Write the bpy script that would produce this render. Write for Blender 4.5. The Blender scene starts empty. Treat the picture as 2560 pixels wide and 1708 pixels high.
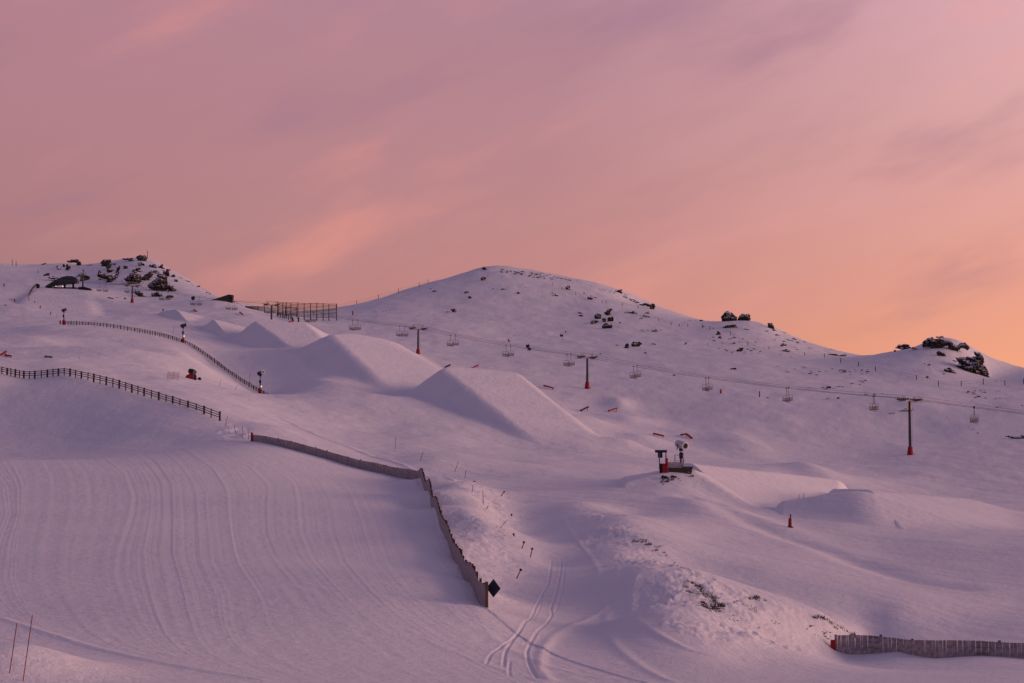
import bpy, bmesh, math, random
import numpy as np
from mathutils import Vector, Matrix
random.seed(7)
S = bpy.context.scene
COL = S.collection
PI = math.pi

# ------------------------------------------------------------------ camera
F, CX, CY, PITCH = 4373.6, 1175.0, 784.0, math.radians(4.5)
ct, st = math.cos(PITCH), math.sin(PITCH)
cam = bpy.data.cameras.new('camera'); cam.lens = 67; cam.sensor_width = 36
cam.clip_start = 0.5; cam.clip_end = 9000
co = bpy.data.objects.new('camera', cam); COL.objects.link(co)
co.rotation_euler = (PI/2 + PITCH, 0, 0)
S.camera = co

def ray(px, row):
    """azimuth tangent and elevation tangent of a sight line"""
    xc, yc = (px-CX)/F, (CY-row)/F
    fwd = ct - yc*st
    return xc/fwd, (st + yc*ct)/fwd
def W(px, row, D):
    u, e = ray(px, row)
    return Vector((u*D, D, e*D))

# ------------------------------------------------------------------ noise
def _hash(ix, iy, seed):
    h = (ix.astype(np.int64)*374761393 + iy.astype(np.int64)*668265263 + seed*974634777) & 0xffffffff
    h = ((h ^ (h >> 13))*1274126177) & 0xffffffff
    return ((h ^ (h >> 16)) & 0xffff)/65535.0
def vnoise(x, y, seed=0):
    x = np.asarray(x, float); y = np.asarray(y, float)
    ix, iy = np.floor(x), np.floor(y); fx, fy = x-ix, y-iy
    fx = fx*fx*fx*(fx*(fx*6-15)+10); fy = fy*fy*fy*(fy*(fy*6-15)+10)
    a = _hash(ix, iy, seed); b = _hash(ix+1, iy, seed); c = _hash(ix, iy+1, seed); d = _hash(ix+1, iy+1, seed)
    return (a+(b-a)*fx)*(1-fy) + (c+(d-c)*fx)*fy - .5
def fbm(x, y, seed=0, o=4, g=.5):
    r, a, f = 0, 1, 1
    for i in range(o):
        r = r + a*vnoise(x*f, y*f, seed+i*17); a *= g; f *= 2.03
    return r
def sstep(a, b, x):
    t = np.clip((x-a)/(b-a), 0, 1); return t*t*(3-2*t)

# ------------------------------------------------------------------ terrain control lines: (picture x, picture y, distance)
C = []
def L(*pts, n=1): 
    for i, p in enumerate(pts):
        C.append(p)
        if n > 1 and i < len(pts)-1:
            q = pts[i+1]
            for k in range(1, n):
                t = k/n; C.append(tuple(p[j]+(q[j]-p[j])*t for j in range(3)))
def Z(px, D, z): C.append((px, 1128-z/D*F*1.0, D))
for px, z in ((-500,-5.6),(0,-5.8),(600,-6.2),(1175,-6.8),(1800,-7.8),(2400,-8.8),(2900,-9.3)):
    C.append((px, 1128 - z/30*F, 30)); C.append((px, 1128 - z/44*F, 44))
# near field
L((-400,1568,57),(0,1575,60),(300,1568,62),(600,1568,66),(900,1568,70),(1175,1568,74),(1500,1568,78),(1800,1568,82),(2100,1568,86),(2350,1568,90),(2750,1568,95))
L((-400,1385,90),(0,1395,93),(300,1395,94),(600,1400,95),(850,1400,97),(1000,1400,100))
L((-400,1280,122),(0,1282,124),(300,1285,125),(600,1290,127),(850,1300,131),(1000,1305,133))
L((-400,1140,182),(0,1140,185),(300,1140,189),(600,1145,192),(850,1157,195),(930,1168,194))
L((-400,1055,236),(0,1056,240),(300,1055,244),(560,1050,252),(760,1080,250),(900,1103,250))
# snow fence, far leg and near leg
L((580,1016,285),(700,1040,277),(800,1070,268),(880,1087,262),(960,1101,255))
L((975,1132,224),(989,1167,198),(1010,1214,172),(1032,1262,151),(1057,1311,132),(1087,1355,115),(1115,1396,103))
# concave line below the bank of the post and rail fence
L((-400,1003,332),(0,1006,328),(200,1004,320),(400,1008,306),(520,1012,293))
L((-400,960,345),(0,960,343),(200,965,333),(400,985,312),(520,998,303))
FENCE1 = [(-60,846,376),(0,853,375),(44,864,374),(70,866,373),(95,864,373),(147,858,372),(201,869,367),(258,882,360),(317,900,352),(381,920,342),(451,942,331),(505,962,322)]
L(*[(a,b-3,c+2) for a,b,c in FENCE1]); L((-400,846,376),(-200,840,376))
L((-400,835,402),(0,838,400),(150,842,400),(280,866,386),(400,896,362),(505,938,340),(570,968,326))
L((-400,810,446),(0,812,445),(150,817,442),(300,842,428),(430,873,405),(560,915,388),(700,965,372))
L((620,985,318),(760,1020,314),(860,1050,308),(960,1075,290))
# hollow and mound left of the upper fence
L((-400,800,480),(-100,795,480),(80,803,480),(150,800,488),(232,800,495),(335,804,500),(420,808,505))
L((90,778,512),(150,793,512),(232,796,520),(300,798,525),(370,801,527))
L((105,748,600),(155,750,600),(232,755,585),(310,768,570),(343,778,560),(395,798,540),(470,840,515),(560,892,480),(635,924,465))
FENCE2 = [(150,745,640),(190,746,630),(232,749,620),(310,761,605),(360,770,590),(400,781,575),(440,797,560),(480,824,545),(520,854,525),(560,881,508),(600,905,494),(635,921,485)]
L(*FENCE2)
L((-400,760,600),(0,765,590),(60,755,600))
L((-400,720,690),(0,712,720),(60,705,740),(110,728,700))
L((180,735,690),(300,738,690),(420,755,670),(520,798,600),(640,866,520),(700,880,490),(800,950,400))
L((925,912,436),(860,902,438),(790,887,446),(725,870,468),(880,935,415))
L((600,800,590),(650,801,566),(670,830,535),(740,850,520),(800,880,478),(860,902,447))
# plateau of the lift station, bank in front of it
L((-400,664,835),(-100,660,835),(0,660,835),(70,662,835),(130,666,832),(195,667,830),(220,676,820))
L((-400,652,900),(-100,650,900),(0,650,900),(120,655,880),(200,660,870))
L((90,688,805),(150,704,775),(220,722,745))
L((250,690,800),(298,697,796),(380,695,800),(450,690,800),(500,690,790),(300,715,745),(400,718,750),(470,725,740),(560,735,720))
# rocky peak
L((300,688,830),(200,662,880),(400,688,835))
L((-400,600,1000),(-100,604,1000),(0,606,1000),(50,611,1010),(75,609,1020),(165,603,1030),(190,611,1030),(230,604,1020),(280,596,1005),(310,592,1000),(335,590,1000),(370,606,985),(430,640,940),(490,678,880))
L((100,640,930),(200,640,930),(280,640,905),(350,650,890),(420,668,870))
L((540,694,800),(600,711,805),(640,721,800),(700,722,810),(770,713,850))
L((620,738,735),(700,742,740),(770,745,750))
# main hill
L((770,745,750),(900,762,720),(1000,762,720),(1150,762,740),(1300,767,740),(1450,782,710),(1600,802,680),(1750,822,650),(1900,847,620),(2050,872,590),(2200,890,575),(2350,900,565),(2750,905,560))
L((957,816,618),(1100,830,610),(1348,894,546),(1250,870,560),(1500,900,545),(1700,910,535),(1900,920,530),(2100,930,520),(2350,940,515))
L((900,720,800),(1000,700,830),(1150,690,840),(1300,700,840),(1450,722,810),(1600,757,770),(1750,782,730),(1900,822,680))
SKY = [(770,712,850),(800,703,870),(870,684,900),(915,669,915),(960,656,930),(1030,636,940),(1080,621,950),(1110,612,950),(1145,609.5,950),(1200,618,950),(1280,632,940),(1340,644,930),(1400,659,920),(1430,670,910),(1460,690,900),(1500,706,880),(1560,722,860),(1600,732,850),(1640,738,830),(1740,740,800),(1775,754,785),(1790,769,780),(1860,791,760),(1935,820,720),(2000,818,700),(2060,806,680),(2110,794,662),(2130,782,657),(2165,776,653),(2203,786,648),(2230,812,642),(2256,840,638),(2274,864,633),(2300,866,625),(2350,861,620),(2500,850,620),(2750,845,620)]
L(*SKY)
for px, row, D in SKY[::2] + [(-400,600,1000),(0,606,1000),(165,603,1030),(310,592,1000),(430,640,940),(490,678,880),(540,694,800),(640,721,800),(720,722,820)]:
    C.append((px, row+55, D*1.22)); C.append((px, row+150, D*1.7)); C.append((px, row+220, D*2.5))
# right and middle slopes
L((1500,962,500),(1700,962,500),(1900,962,505),(2100,972,505),(2350,985,490),(2750,990,490))
L((1180,985,405),(1345,948,495),(1365,985,440),(1430,1002,440),(1400,1016,415),(1600,1042,420),(1800,1062,425),(2000,1060,440),(2082,1046,447),(2350,1062,430),(2750,1070,430))
L((870,985,385),(1000,1000,370),(1150,1050,335),(1300,1060,335),(1450,1064,345),(1600,1076,350),(1750,1088,350),(1900,1107,352))
L((1000,1056,300),(1080,1090,288),(1130,1096,280),(1300,1101,272),(1420,1099,264))
L((1490,1088,258),(1530,1079,255),(1575,1077,255),(1610,1092,256))
L((1530,1100,248),(1600,1116,248))
L((1620,1130,262),(1680,1150,260),(1700,1153,250),(1760,1156,250),(1830,1148,275),(1900,1122,350),(2100,1127,372),(2350,1134,382),(2750,1150,360))
L((1900,1148,305),(2000,1152,328),(2150,1152,332),(2350,1156,328),(2750,1170,320))
C += [(1345,1000,406),(1425,1030,396),(1250,1012,392),(1160,1012,388)]
C += [(1960,1160,258),(2100,1172,260),(2200,1196,258),(2350,1216,250),(2480,1225,245)]
L((1420,1112,250),(1570,1137,232),(1725,1200,208),(1850,1252,190),(1980,1294,180),(2080,1328,170),(2350,1385,156),(2750,1400,152))
L((1700,1168,232),(1816,1199,221),(1925,1209,215),(2028,1233,207),(2131,1242,202),(2234,1254,197),(2350,1266,192),(2750,1285,182))
L((1620,1142,226),(1750,1192,212),(1860,1238,200),(2000,1280,188),(2100,1300,180),(2350,1330,171))
L((1450,1180,212),(1600,1240,181),(1750,1310,158),(1900,1370,148),(2050,1410,143.5),(2350,1430,142),(2750,1440,141))
L((2000,1464,140),(2200,1464,138),(2350,1464,137),(2750,1464,136))
FENCE3 = [(1920,1497,124),(2000,1495,124),(2060,1497,123),(2090,1503,121.5),(2150,1513,120),(2200,1509,120),(2250,1505,120),(2310,1509,119),(2400,1516,118),(2500,1516,117)]
L(*FENCE3[::2])
# cat road in the middle
L((1300,1480,97),(1250,1400,120),(1270,1300,158),(1270,1250,178),(1260,1200,199),(1250,1150,224),(1240,1130,240),(1230,1112,260))
L((1400,1450,103),(1400,1380,123),(1440,1420,112),(1330,1262,166),(1305,1190,197),(1290,1150,218),(1450,1500,92),(1600,1520,89),(1700,1512,94),(1850,1505,108))
L((1330,1153,211),(1352,1235,175),(1385,1275,157),(1455,1318,127),(1490,1390,106),(1530,1440,98),(1650,1487,95),(1820,1497,110))
L((1420,1193,184),(1500,1254,164),(1560,1299,145),(1620,1332,127),(1700,1368,125),(1800,1392,126),(1900,1425,127),(1980,1467,132))
L((1560,1288,160),(1650,1338,150),(1750,1370,144),(1850,1400,142),(1950,1440,139),(1430,1180,196))
# bright bank beside the near leg of the snow fence
L((992,1132,204),(1010,1134,202),(1056,1168,183),(1077,1183,176),(1139,1213,170),(1170,1239,165),(1200,1262,161),(1234,1290,155))
L((1240,1295,155),(1205,1325,145),(1155,1362,128),(1130,1397,110))
L((1022,1192,177),(1046,1247,155),(1072,1300,136),(1100,1345,119))
L((1010,1090,245),(1049,1108,224),(1095,1150,201),(1113,1183,184),(1134,1207,174))
L((1020,1124,214),(1075,1166,190),(1110,1192,178))
L((1085,1100,264),(1130,1120,250),(1178,1152,226),(1190,1192,204),(1198,1227,190))
LC = np.array([[ray(p[0], p[1])[0], math.log(p[2]), ray(p[0], p[1])[1]] for p in C])
SU, SD = 4.4, 2.2
cp = np.stack([LC[:,0]*SU, LC[:,1]*SD], 1)
def tps(r2): return 0.5*r2*np.log(np.maximum(r2, 1e-12))
n = len(cp)
A = tps(((cp[:,None]-cp[None])**2).sum(-1)) + np.eye(n)*5e-4
P = np.c_[np.ones(n), cp]
K = np.block([[A, P],[P.T, np.zeros((3,3))]])
sol = np.linalg.solve(K, np.r_[LC[:,2], np.zeros(3)])
def e_raw(u, lD):
    x = np.asarray(u).ravel()*SU; y = np.asarray(lD).ravel()*SD
    out = np.empty(x.size)
    for i in range(0, x.size, 40000):
        r2 = (x[i:i+40000,None]-cp[None,:,0])**2 + (y[i:i+40000,None]-cp[None,:,1])**2
        out[i:i+40000] = tps(r2)@sol[:n]
    return (out + sol[n] + sol[n+1]*x + sol[n+2]*y).reshape(np.shape(u))
# coarse table of the elevation tangent
CU = np.linspace(-0.42, 0.42, 420); CL = np.linspace(math.log(22), math.log(2600), 420)
TAB = e_raw(*np.meshgrid(CU, CL, indexing='ij'))
def bil(tab, u, l):
    x = np.clip((u-CU[0])/(CU[1]-CU[0]), 0, len(CU)-1.001); y = np.clip((l-CL[0])/(CL[1]-CL[0]), 0, len(CL)-1.001)
    i = x.astype(int); j = y.astype(int); fx = x-i; fy = y-j
    # cubic (Catmull-Rom) in both directions
    def w(t): return [-.5*t+t*t-.5*t**3, 1-2.5*t*t+1.5*t**3, .5*t+2*t*t-1.5*t**3, -.5*t*t+.5*t**3]
    wx, wy = w(fx), w(fy); r = 0
    for a in range(4):
        ii = np.clip(i+a-1, 0, len(CU)-1)
        for b in range(4):
            r = r + wx[a]*wy[b]*tab[ii, np.clip(j+b-1, 0, len(CL)-1)]
    return r
def zbase(X, Y):
    X = np.asarray(X, float); Y = np.asarray(Y, float)
    return bil(TAB, X/Y, np.log(Y))*Y
def picture(X, Y, Zz):
    d = Y*ct + Zz*st; up = Zz*ct - Y*st
    return CX + F*X/d, CY - F*up/d

# ------------------------------------------------------------------ snow jumps: each the lowest of a few tilted planes
def plane3(p, q, r):
    """z = a x + b y + c through three picture points with distance"""
    M = [W(*p), W(*q), W(*r)]
    return np.linalg.solve(np.array([[m.x, m.y, 1] for m in M]), np.array([m.z for m in M]))
def plane_at(p, gx, gy):
    m = W(*p); return np.array([gx, gy, m.z - gx*m.x - gy*m.y])
def smin(vals, k):
    m = vals[0]
    for v in vals[1:]:
        h = np.clip(.5 + .5*(v-m)/k, 0, 1); m = v*(1-h) + m*h - k*h*(1-h)
    return m
class Jump: pass
JUMPS = []
def jump(label, planes, box, k=1.2, kb=1.0, rough=.03):
    j = Jump(); j.label = label; j.planes = planes; j.box = box; j.k = k; j.kb = kb; j.rough = rough; JUMPS.append(j); return j
def zjump(j, X, Y):
    return smin([a*X+b*Y+c for a, b, c in j.planes], j.k)
def jfade(j, px, Y):
    b = j.box; e = np.minimum.reduce([(px-b[0])/60, (b[1]-px)/60, (Y-b[2])/14, (b[3]-Y)/14])
    return 7*np.clip(1-e, 0, 1)**2
def smax(a, b, k): return -smin([-a, -b], k)
# box: picture x range and distance range the jump lives in
jump('largest snow jump in the middle with a dark left face and a broad lit landing',
     [plane3((1013,845,450),(1186,853,468),(1335,994,410)), plane3((1013,845,450),(1100,988,408),(918,910,446)),
      plane_at((1186,853,468), -.85, .05), plane_at((1013,845,450), .76, 0), plane_at((1100,845,464), -.02, -.06)], (740,1500,360,520), 1.3, 1.1)
jump('big rounded snow jump just left of the largest jump',
     [plane3((752,765,556),(884,771,592),(985,858,526)), plane_at((756,764,557), .5, .376), plane_at((752,765,556), .48, 0),
      plane_at((884,771,580), -.6, .04), plane_at((800,763,577), -.02, -.06)], (560,1120,440,650), 1.8, 1.5)
jump('flat topped snow jump below the lattice drift fence with a dark left end',
     [plane3((583,737,640),(704,741,656),(735,782,612)), plane3((583,737,640),(624,787,602),(546,766,636)),
      plane_at((704,741,656), -.7, .05), plane_at((583,737,640), .95, 0), plane_at((640,736,657), -.02, -.06)], (460,820,550,720), .9, .8)
jump('small pyramid of snow left of the flat topped jump',
     [plane3((490,732,680),(520,737,686),(540,767,655)), plane3((490,732,680),(504,759,657),(458,756,678)),
      plane_at((492,733,684), -.3, .08), plane_at((490,732,680), .75, 0), plane_at((490,732,686), -.02, -.12)], (400,620,610,740), .3, .5)
jump('smallest and farthest snow jump below the dark shed',
     [plane3((408,713,725),(425,715,730),(440,742,700)), plane3((408,713,725),(421,742,700),(381,723,724)),
      plane_at((410,713,728), -.3, .08), plane_at((408,712.5,731), -.02, -.12)], (320,520,650,790), .3, .5)
jump('long snow jump with a lit smooth landing to the right of the snow gun mound',
     [plane3((1588,1069,262),(1697,1149,246),(1832,1141,277)), plane_at((1594,1069.5,263), 2.0, .645), plane_at((1655,1071,277), -.02, -.02)], (1480,1980,212,340), .35, .5)
jump('wide low snow jump behind the single red padded post at the right',
     [plane3((1990,1124,250),(2118,1133,275),(2345,1218,254)), plane3((1988,1125,249),(2060,1174,236),(2172,1224,228)),
      plane_at((1990,1123.5,256), -.057, .0), plane_at((1984,1123.5,254), .7, .10)], (1860,2480,205,310), .35, .5)
jump('smooth rounded snow take-off mound behind the single red padded post',
     [plane3((1972,1123,240),(2005,1196,225),(2170,1222,228)), plane3((1972,1123,240),(1838,1147,241),(2005,1196,225)),
      plane_at((1972,1122.5,241), .05, -.35), plane_at((1995,1125,241), -.34, -.02)], (1740,2460,195,275), .9, .8)
jump('snow mound the big snow gun stands on',
     [plane_at((1594,1069.5,263), -.55, .122), plane_at((1570,1092,250), -.12, .42), plane_at((1528,1079,254), .22, .04), plane_at((1560,1078,256), .0, -.10)], (1380,1800,205,310), .5, .7)
jump('broad snow bank sloping down from the lift station plateau',
     [plane3((85,664,834),(195,666,846),(195,729,712)), plane_at((82,666,832), .55, .25), plane_at((198,667,842), -.35, .10), plane_at((140,664,842), -.01, -.03)], (0,420,640,900), .8, 1.0)
EXTRA = []   # gentle swells: picture x, picture y, distance, height, half widths (across, along)
for q in ((1435,1016,408,1.9,6,8),(1345,962,465,1.2,6,10),(1440,965,490,1.3,7,10),(1475,1000,440,1.2,6,10),(1420,900,520,1.6,4,10),
          (20,1545,63,1.1,2.6,4.5),(100,815,470,1.2,12,12),(300,820,470,1.6,16,14),(1700,1020,455,1.4,7,22),(1850,1085,385,1.2,5,26),(620,990,322,.8,5,7)):
    EXTRA.append((W(*q[:3]), q[3], q[4], q[5]))
TRACKS = []  # filled below: list of (world xy polyline, half width, depth)
def zland(X, Y):
    """snow surface without the jumps and without fine tracks"""
    z = zbase(X, Y)
    for w, h, a, b in EXTRA:
        z = z + h*np.exp(-((X-w.x)/a)**2 - ((Y-w.y)/b)**2)
    return z
def zall(X, Y):
    z = zland(X, Y)
    for j in JUMPS:
        px, _ = picture(X, Y, z); b = j.box
        m = (px > b[0]) & (px < b[1]) & (Y > b[2]) & (Y < b[3])
        if np.any(m):
            zz = smax(z, zjump(j, X, Y) - jfade(j, px, Y), j.kb)
            z = np.where(m, zz, z)
    return z
_LD = np.exp(np.linspace(math.log(24), math.log(1300), 5200))
def ground(px, row, near=None, lo=None, hi=None):
    """first place the sight line meets the snow (or the crossing nearest to 'near')"""
    u, e = ray(px, row)
    z = zall(u*_LD, _LD); s = z/_LD - e
    idx = np.where((s[:-1] < 0) & (s[1:] >= 0))[0]
    if lo: idx = idx[_LD[idx] > lo]
    if hi: idx = idx[_LD[idx] < hi]
    if len(idx) == 0:
        if near is None: near = 600
        i = int(np.argmin(np.abs(_LD-near)))
        return Vector((u*_LD[i], _LD[i], float(z[i])))
    i = idx[0] if near is None else idx[np.argmin(np.abs(_LD[idx]-near))]
    t = -s[i]/(s[i+1]-s[i]); D = _LD[i]*(1-t) + _LD[i+1]*t
    return Vector((u*D, D, e*D))
def gz(x, y): return float(zall(np.array([x]), np.array([y]))[0])

# ------------------------------------------------------------------ materials
def mat(name, col, rough=.8, noise=0, nscale=6, metal=0, bump=0, spec=.3):
    m = bpy.data.materials.new(name); m.use_nodes = True
    nt = m.node_tree; b = nt.nodes['Principled BSDF']
    b.inputs['Base Color'].default_value = (*col, 1); b.inputs['Roughness'].default_value = rough
    b.inputs['Metallic'].default_value = metal; b.inputs['Specular IOR Level'].default_value = spec
    if noise or bump:
        tc = nt.nodes.new('ShaderNodeTexCoord'); tx = nt.nodes.new('ShaderNodeTexNoise')
        tx.inputs['Scale'].default_value = nscale; tx.inputs['Detail'].default_value = 6
        nt.links.new(tc.outputs['Object'], tx.inputs['Vector'])
        if noise:
            r = nt.nodes.new('ShaderNodeValToRGB')
            r.color_ramp.elements[0].color = (*[c*(1-noise) for c in col], 1); r.color_ramp.elements[0].position = .3
            r.color_ramp.elements[1].color = (*[min(1, c*(1+noise)) for c in col], 1); r.color_ramp.elements[1].position = .7
            nt.links.new(tx.outputs['Fac'], r.inputs[0]); nt.links.new(r.outputs[0], b.inputs['Base Color'])
        if bump:
            bp = nt.nodes.new('ShaderNodeBump'); bp.inputs['Strength'].default_value = bump; bp.inputs['Distance'].default_value = .05
            nt.links.new(tx.outputs['Fac'], bp.inputs['Height']); nt.links.new(bp.outputs[0], b.inputs['Normal'])
    return m
def snow_mat():
    m = bpy.data.materials.new('snow'); m.use_nodes = True; nt = m.node_tree; N = nt.nodes; Lk = nt.links
    b = N['Principled BSDF']; b.inputs['Roughness'].default_value = .75; b.inputs['Specular IOR Level'].default_value = .15
    geo = N.new('ShaderNodeNewGeometry')
    def noise(scale, det, vec=None, ro=.6):
        t = N.new('ShaderNodeTexNoise'); t.inputs['Scale'].default_value = scale; t.inputs['Detail'].default_value = det
        t.inputs['Roughness'].default_value = ro
        Lk.new(vec or geo.outputs['Position'], t.inputs['Vector']); return t
    big = noise(.05, 5); 
    r = N.new('ShaderNodeValToRGB'); r.color_ramp.elements[0].position = .3; r.color_ramp.elements[1].position = .7
    r.color_ramp.elements[0].color = (.80, .80, .83, 1); r.color_ramp.elements[1].color = (.88, .87, .88, 1)
    Lk.new(big.outputs['Fac'], r.inputs[0])
    at = N.new('ShaderNodeAttribute'); at.attribute_name = 'soil'
    mx = N.new('ShaderNodeMix'); mx.data_type = 'RGBA'
    sn = noise(2.4, 6, ro=.72); mth = N.new('ShaderNodeMath'); mth.operation = 'MULTIPLY_ADD'
    Lk.new(sn.outputs['Fac'], mth.inputs[0]); mth.inputs[1].default_value = -1.6; mth.inputs[2].default_value = .45
    add = N.new('ShaderNodeMath'); add.operation = 'ADD'; Lk.new(mth.outputs[0], add.inputs[0]); Lk.new(at.outputs['Fac'], add.inputs[1])
    mr = N.new('ShaderNodeMapRange'); mr.inputs[1].default_value = .0; mr.inputs[2].default_value = .12; Lk.new(add.outputs[0], mr.inputs[0])
    Lk.new(mr.outputs[0], mx.inputs[0]); Lk.new(r.outputs[0], mx.inputs[6]); mx.inputs[7].default_value = (.055, .042, .028, 1)
    Lk.new(mx.outputs[2], b.inputs['Base Color'])
    n1 = noise(1.1, 8, ro=.62); n2 = noise(9, 4)
    b1 = N.new('ShaderNodeBump'); b1.inputs['Distance'].default_value = .34; b1.inputs['Strength'].default_value = .42
    b2 = N.new('ShaderNodeBump'); b2.inputs['Distance'].default_value = .06; b2.inputs['Strength'].default_value = .5
    Lk.new(n1.outputs['Fac'], b1.inputs['Height']); Lk.new(n2.outputs['Fac'], b2.inputs['Height'])
    Lk.new(b2.outputs[0], b1.inputs['Normal']); Lk.new(b1.outputs[0], b.inputs['Normal'])
    return m
def rock_mat():
    m = bpy.data.materials.new('rock'); m.use_nodes = True; nt = m.node_tree; N = nt.nodes; Lk = nt.links
    b = N['Principled BSDF']; b.inputs['Roughness'].default_value = .9; b.inputs['Specular IOR Level'].default_value = .1
    geo = N.new('ShaderNodeNewGeometry')
    def noise(scale, det, ro=.65):
        t = N.new('ShaderNodeTexNoise'); t.inputs['Scale'].default_value = scale; t.inputs['Detail'].default_value = det
        t.inputs['Roughness'].default_value = ro; Lk.new(geo.outputs['Position'], t.inputs['Vector']); return t
    c = noise(.8, 8); r = N.new('ShaderNodeValToRGB')
    r.color_ramp.elements[0].position = .3; r.color_ramp.elements[1].position = .72
    r.color_ramp.elements[0].color = (.022, .019, .017, 1); r.color_ramp.elements[1].color = (.085, .066, .048, 1)
    Lk.new(c.outputs['Fac'], r.inputs[0])
    sx = N.new('ShaderNodeSeparateXYZ'); Lk.new(geo.outputs['Normal'], sx.inputs[0])
    s = noise(.45, 6, .7); a = N.new('ShaderNodeMath'); a.operation = 'MULTIPLY_ADD'; a.inputs[1].default_value = 1.5
    Lk.new(s.outputs['Fac'], a.inputs[0]); Lk.new(sx.outputs['Z'], a.inputs[2])
    at = N.new('ShaderNodeObjectInfo')
    mr = N.new('ShaderNodeMapRange'); mr.inputs[1].default_value = 1.34; mr.inputs[2].default_value = 1.42; Lk.new(a.outputs[0], mr.inputs[0])
    mx = N.new('ShaderNodeMix'); mx.data_type = 'RGBA'; Lk.new(mr.outputs[0], mx.inputs[0]); Lk.new(r.outputs[0], mx.inputs[6])
    mx.inputs[7].default_value = (.82, .81, .84, 1); Lk.new(mx.outputs[2], b.inputs['Base Color'])
    bp = N.new('ShaderNodeBump'); bp.inputs['Distance'].default_value = .5; bp.inputs['Strength'].default_value = .8
    d = noise(1.6, 8, .7); Lk.new(d.outputs['Fac'], bp.inputs['Height']); Lk.new(bp.outputs[0], b.inputs['Normal'])
    return m
M = dict(snow=snow_mat(), rock=rock_mat(),
    timber=mat('dark_timber', (.065,.048,.040), .85, .4, 5, bump=.4),
    slat=mat('weathered_slats', (.34,.29,.30), .85, .35, 4, bump=.3),
    post=mat('fence_post_timber', (.12,.085,.05), .85, .4, 6, bump=.4),
    red=mat('red_padding', (.30,.012,.022), .65, .2, 4, bump=.2),
    orange=mat('orange_red_plastic', (.34,.05,.035), .5, .1, 5),
    steel=mat('galvanised_steel', (.16,.15,.16), .5, .25, 3, .5),
    paint=mat('dark_green_grey_paint', (.050,.055,.062), .55, .2, 3),
    black=mat('black_rubber', (.012,.012,.014), .6, .2, 5),
    navy=mat('navy_paint', (.018,.020,.045), .5, .2, 5),
    white=mat('white_paint', (.62,.60,.60), .45, .1, 4),
    rope=mat('steel_rope', (.045,.042,.045), .6),
    glass=mat('dark_window_glass', (.01,.011,.013), .08, spec=.6),
    clad=mat('dark_cladding', (.040,.037,.036), .6, .25, 2),
    yellow=mat('yellow_sign', (.65,.30,.03), .5, .1, 4),
    skin=mat('skin', (.35,.20,.15), .6), cloth=mat('dark_clothing', (.02,.02,.028), .9, .2, 8),
    tuss=mat('tussock_and_soil', (.05,.038,.024), .95, .5, 3))
def emit(name, col, k):
    m = bpy.data.materials.new(name); m.use_nodes = True; b = m.node_tree.nodes['Principled BSDF']
    b.inputs['Base Color'].default_value = (*col, 1); b.inputs['Emission Color'].default_value = (*col, 1); b.inputs['Emission Strength'].default_value = k
    return m
M['lamp'] = emit('lit_lamp', (1, .72, .40), 1.7)

# ------------------------------------------------------------------ object helpers
def tag(o, label=None, cat=None, group=None, kind=None):
    for k, v in (('label', label), ('category', cat), ('group', group), ('kind', kind)):
        if v: o[k] = v
    return o
def empty(name, loc, label=None, cat=None, group=None, rz=0):
    o = bpy.data.objects.new(name, None); COL.objects.link(o); o.empty_display_size = .5
    o.location = loc; o.rotation_euler = (0, 0, rz); return tag(o, label, cat, group)
def grid_mesh(name, co, nu, nv, material, soil=None, mask=None):
    """co: (nu*nv, 3); faces between neighbours"""
    idx = np.arange(nu*nv).reshape(nu, nv)
    q = np.stack([idx[:-1,:-1], idx[1:,:-1], idx[1:,1:], idx[:-1,1:]], -1).reshape(-1, 4)
    if mask is not None:
        q = q[mask.ravel()[q].any(1)]
        used, inv = np.unique(q, return_inverse=True); co = co[used]; q = inv.reshape(-1, 4)
        if soil is not None: soil = soil[used]
    me = bpy.data.meshes.new(name); me.vertices.add(len(co)); me.vertices.foreach_set('co', co.astype(np.float32).ravel())
    me.loops.add(q.size); me.loops.foreach_set('vertex_index', q.astype(np.int32).ravel())
    me.polygons.add(len(q)); me.polygons.foreach_set('loop_start', np.arange(0, q.size, 4, dtype=np.int32))
    me.polygons.foreach_set('use_smooth', np.ones(len(q), bool))
    if soil is not None:
        a = me.attributes.new('soil', 'FLOAT', 'POINT'); a.data.foreach_set('value', soil.astype(np.float32))
    me.materials.append(material); me.update(calc_edges=True); me.validate()
    o = bpy.data.objects.new(name, me); COL.objects.link(o); return o

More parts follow.
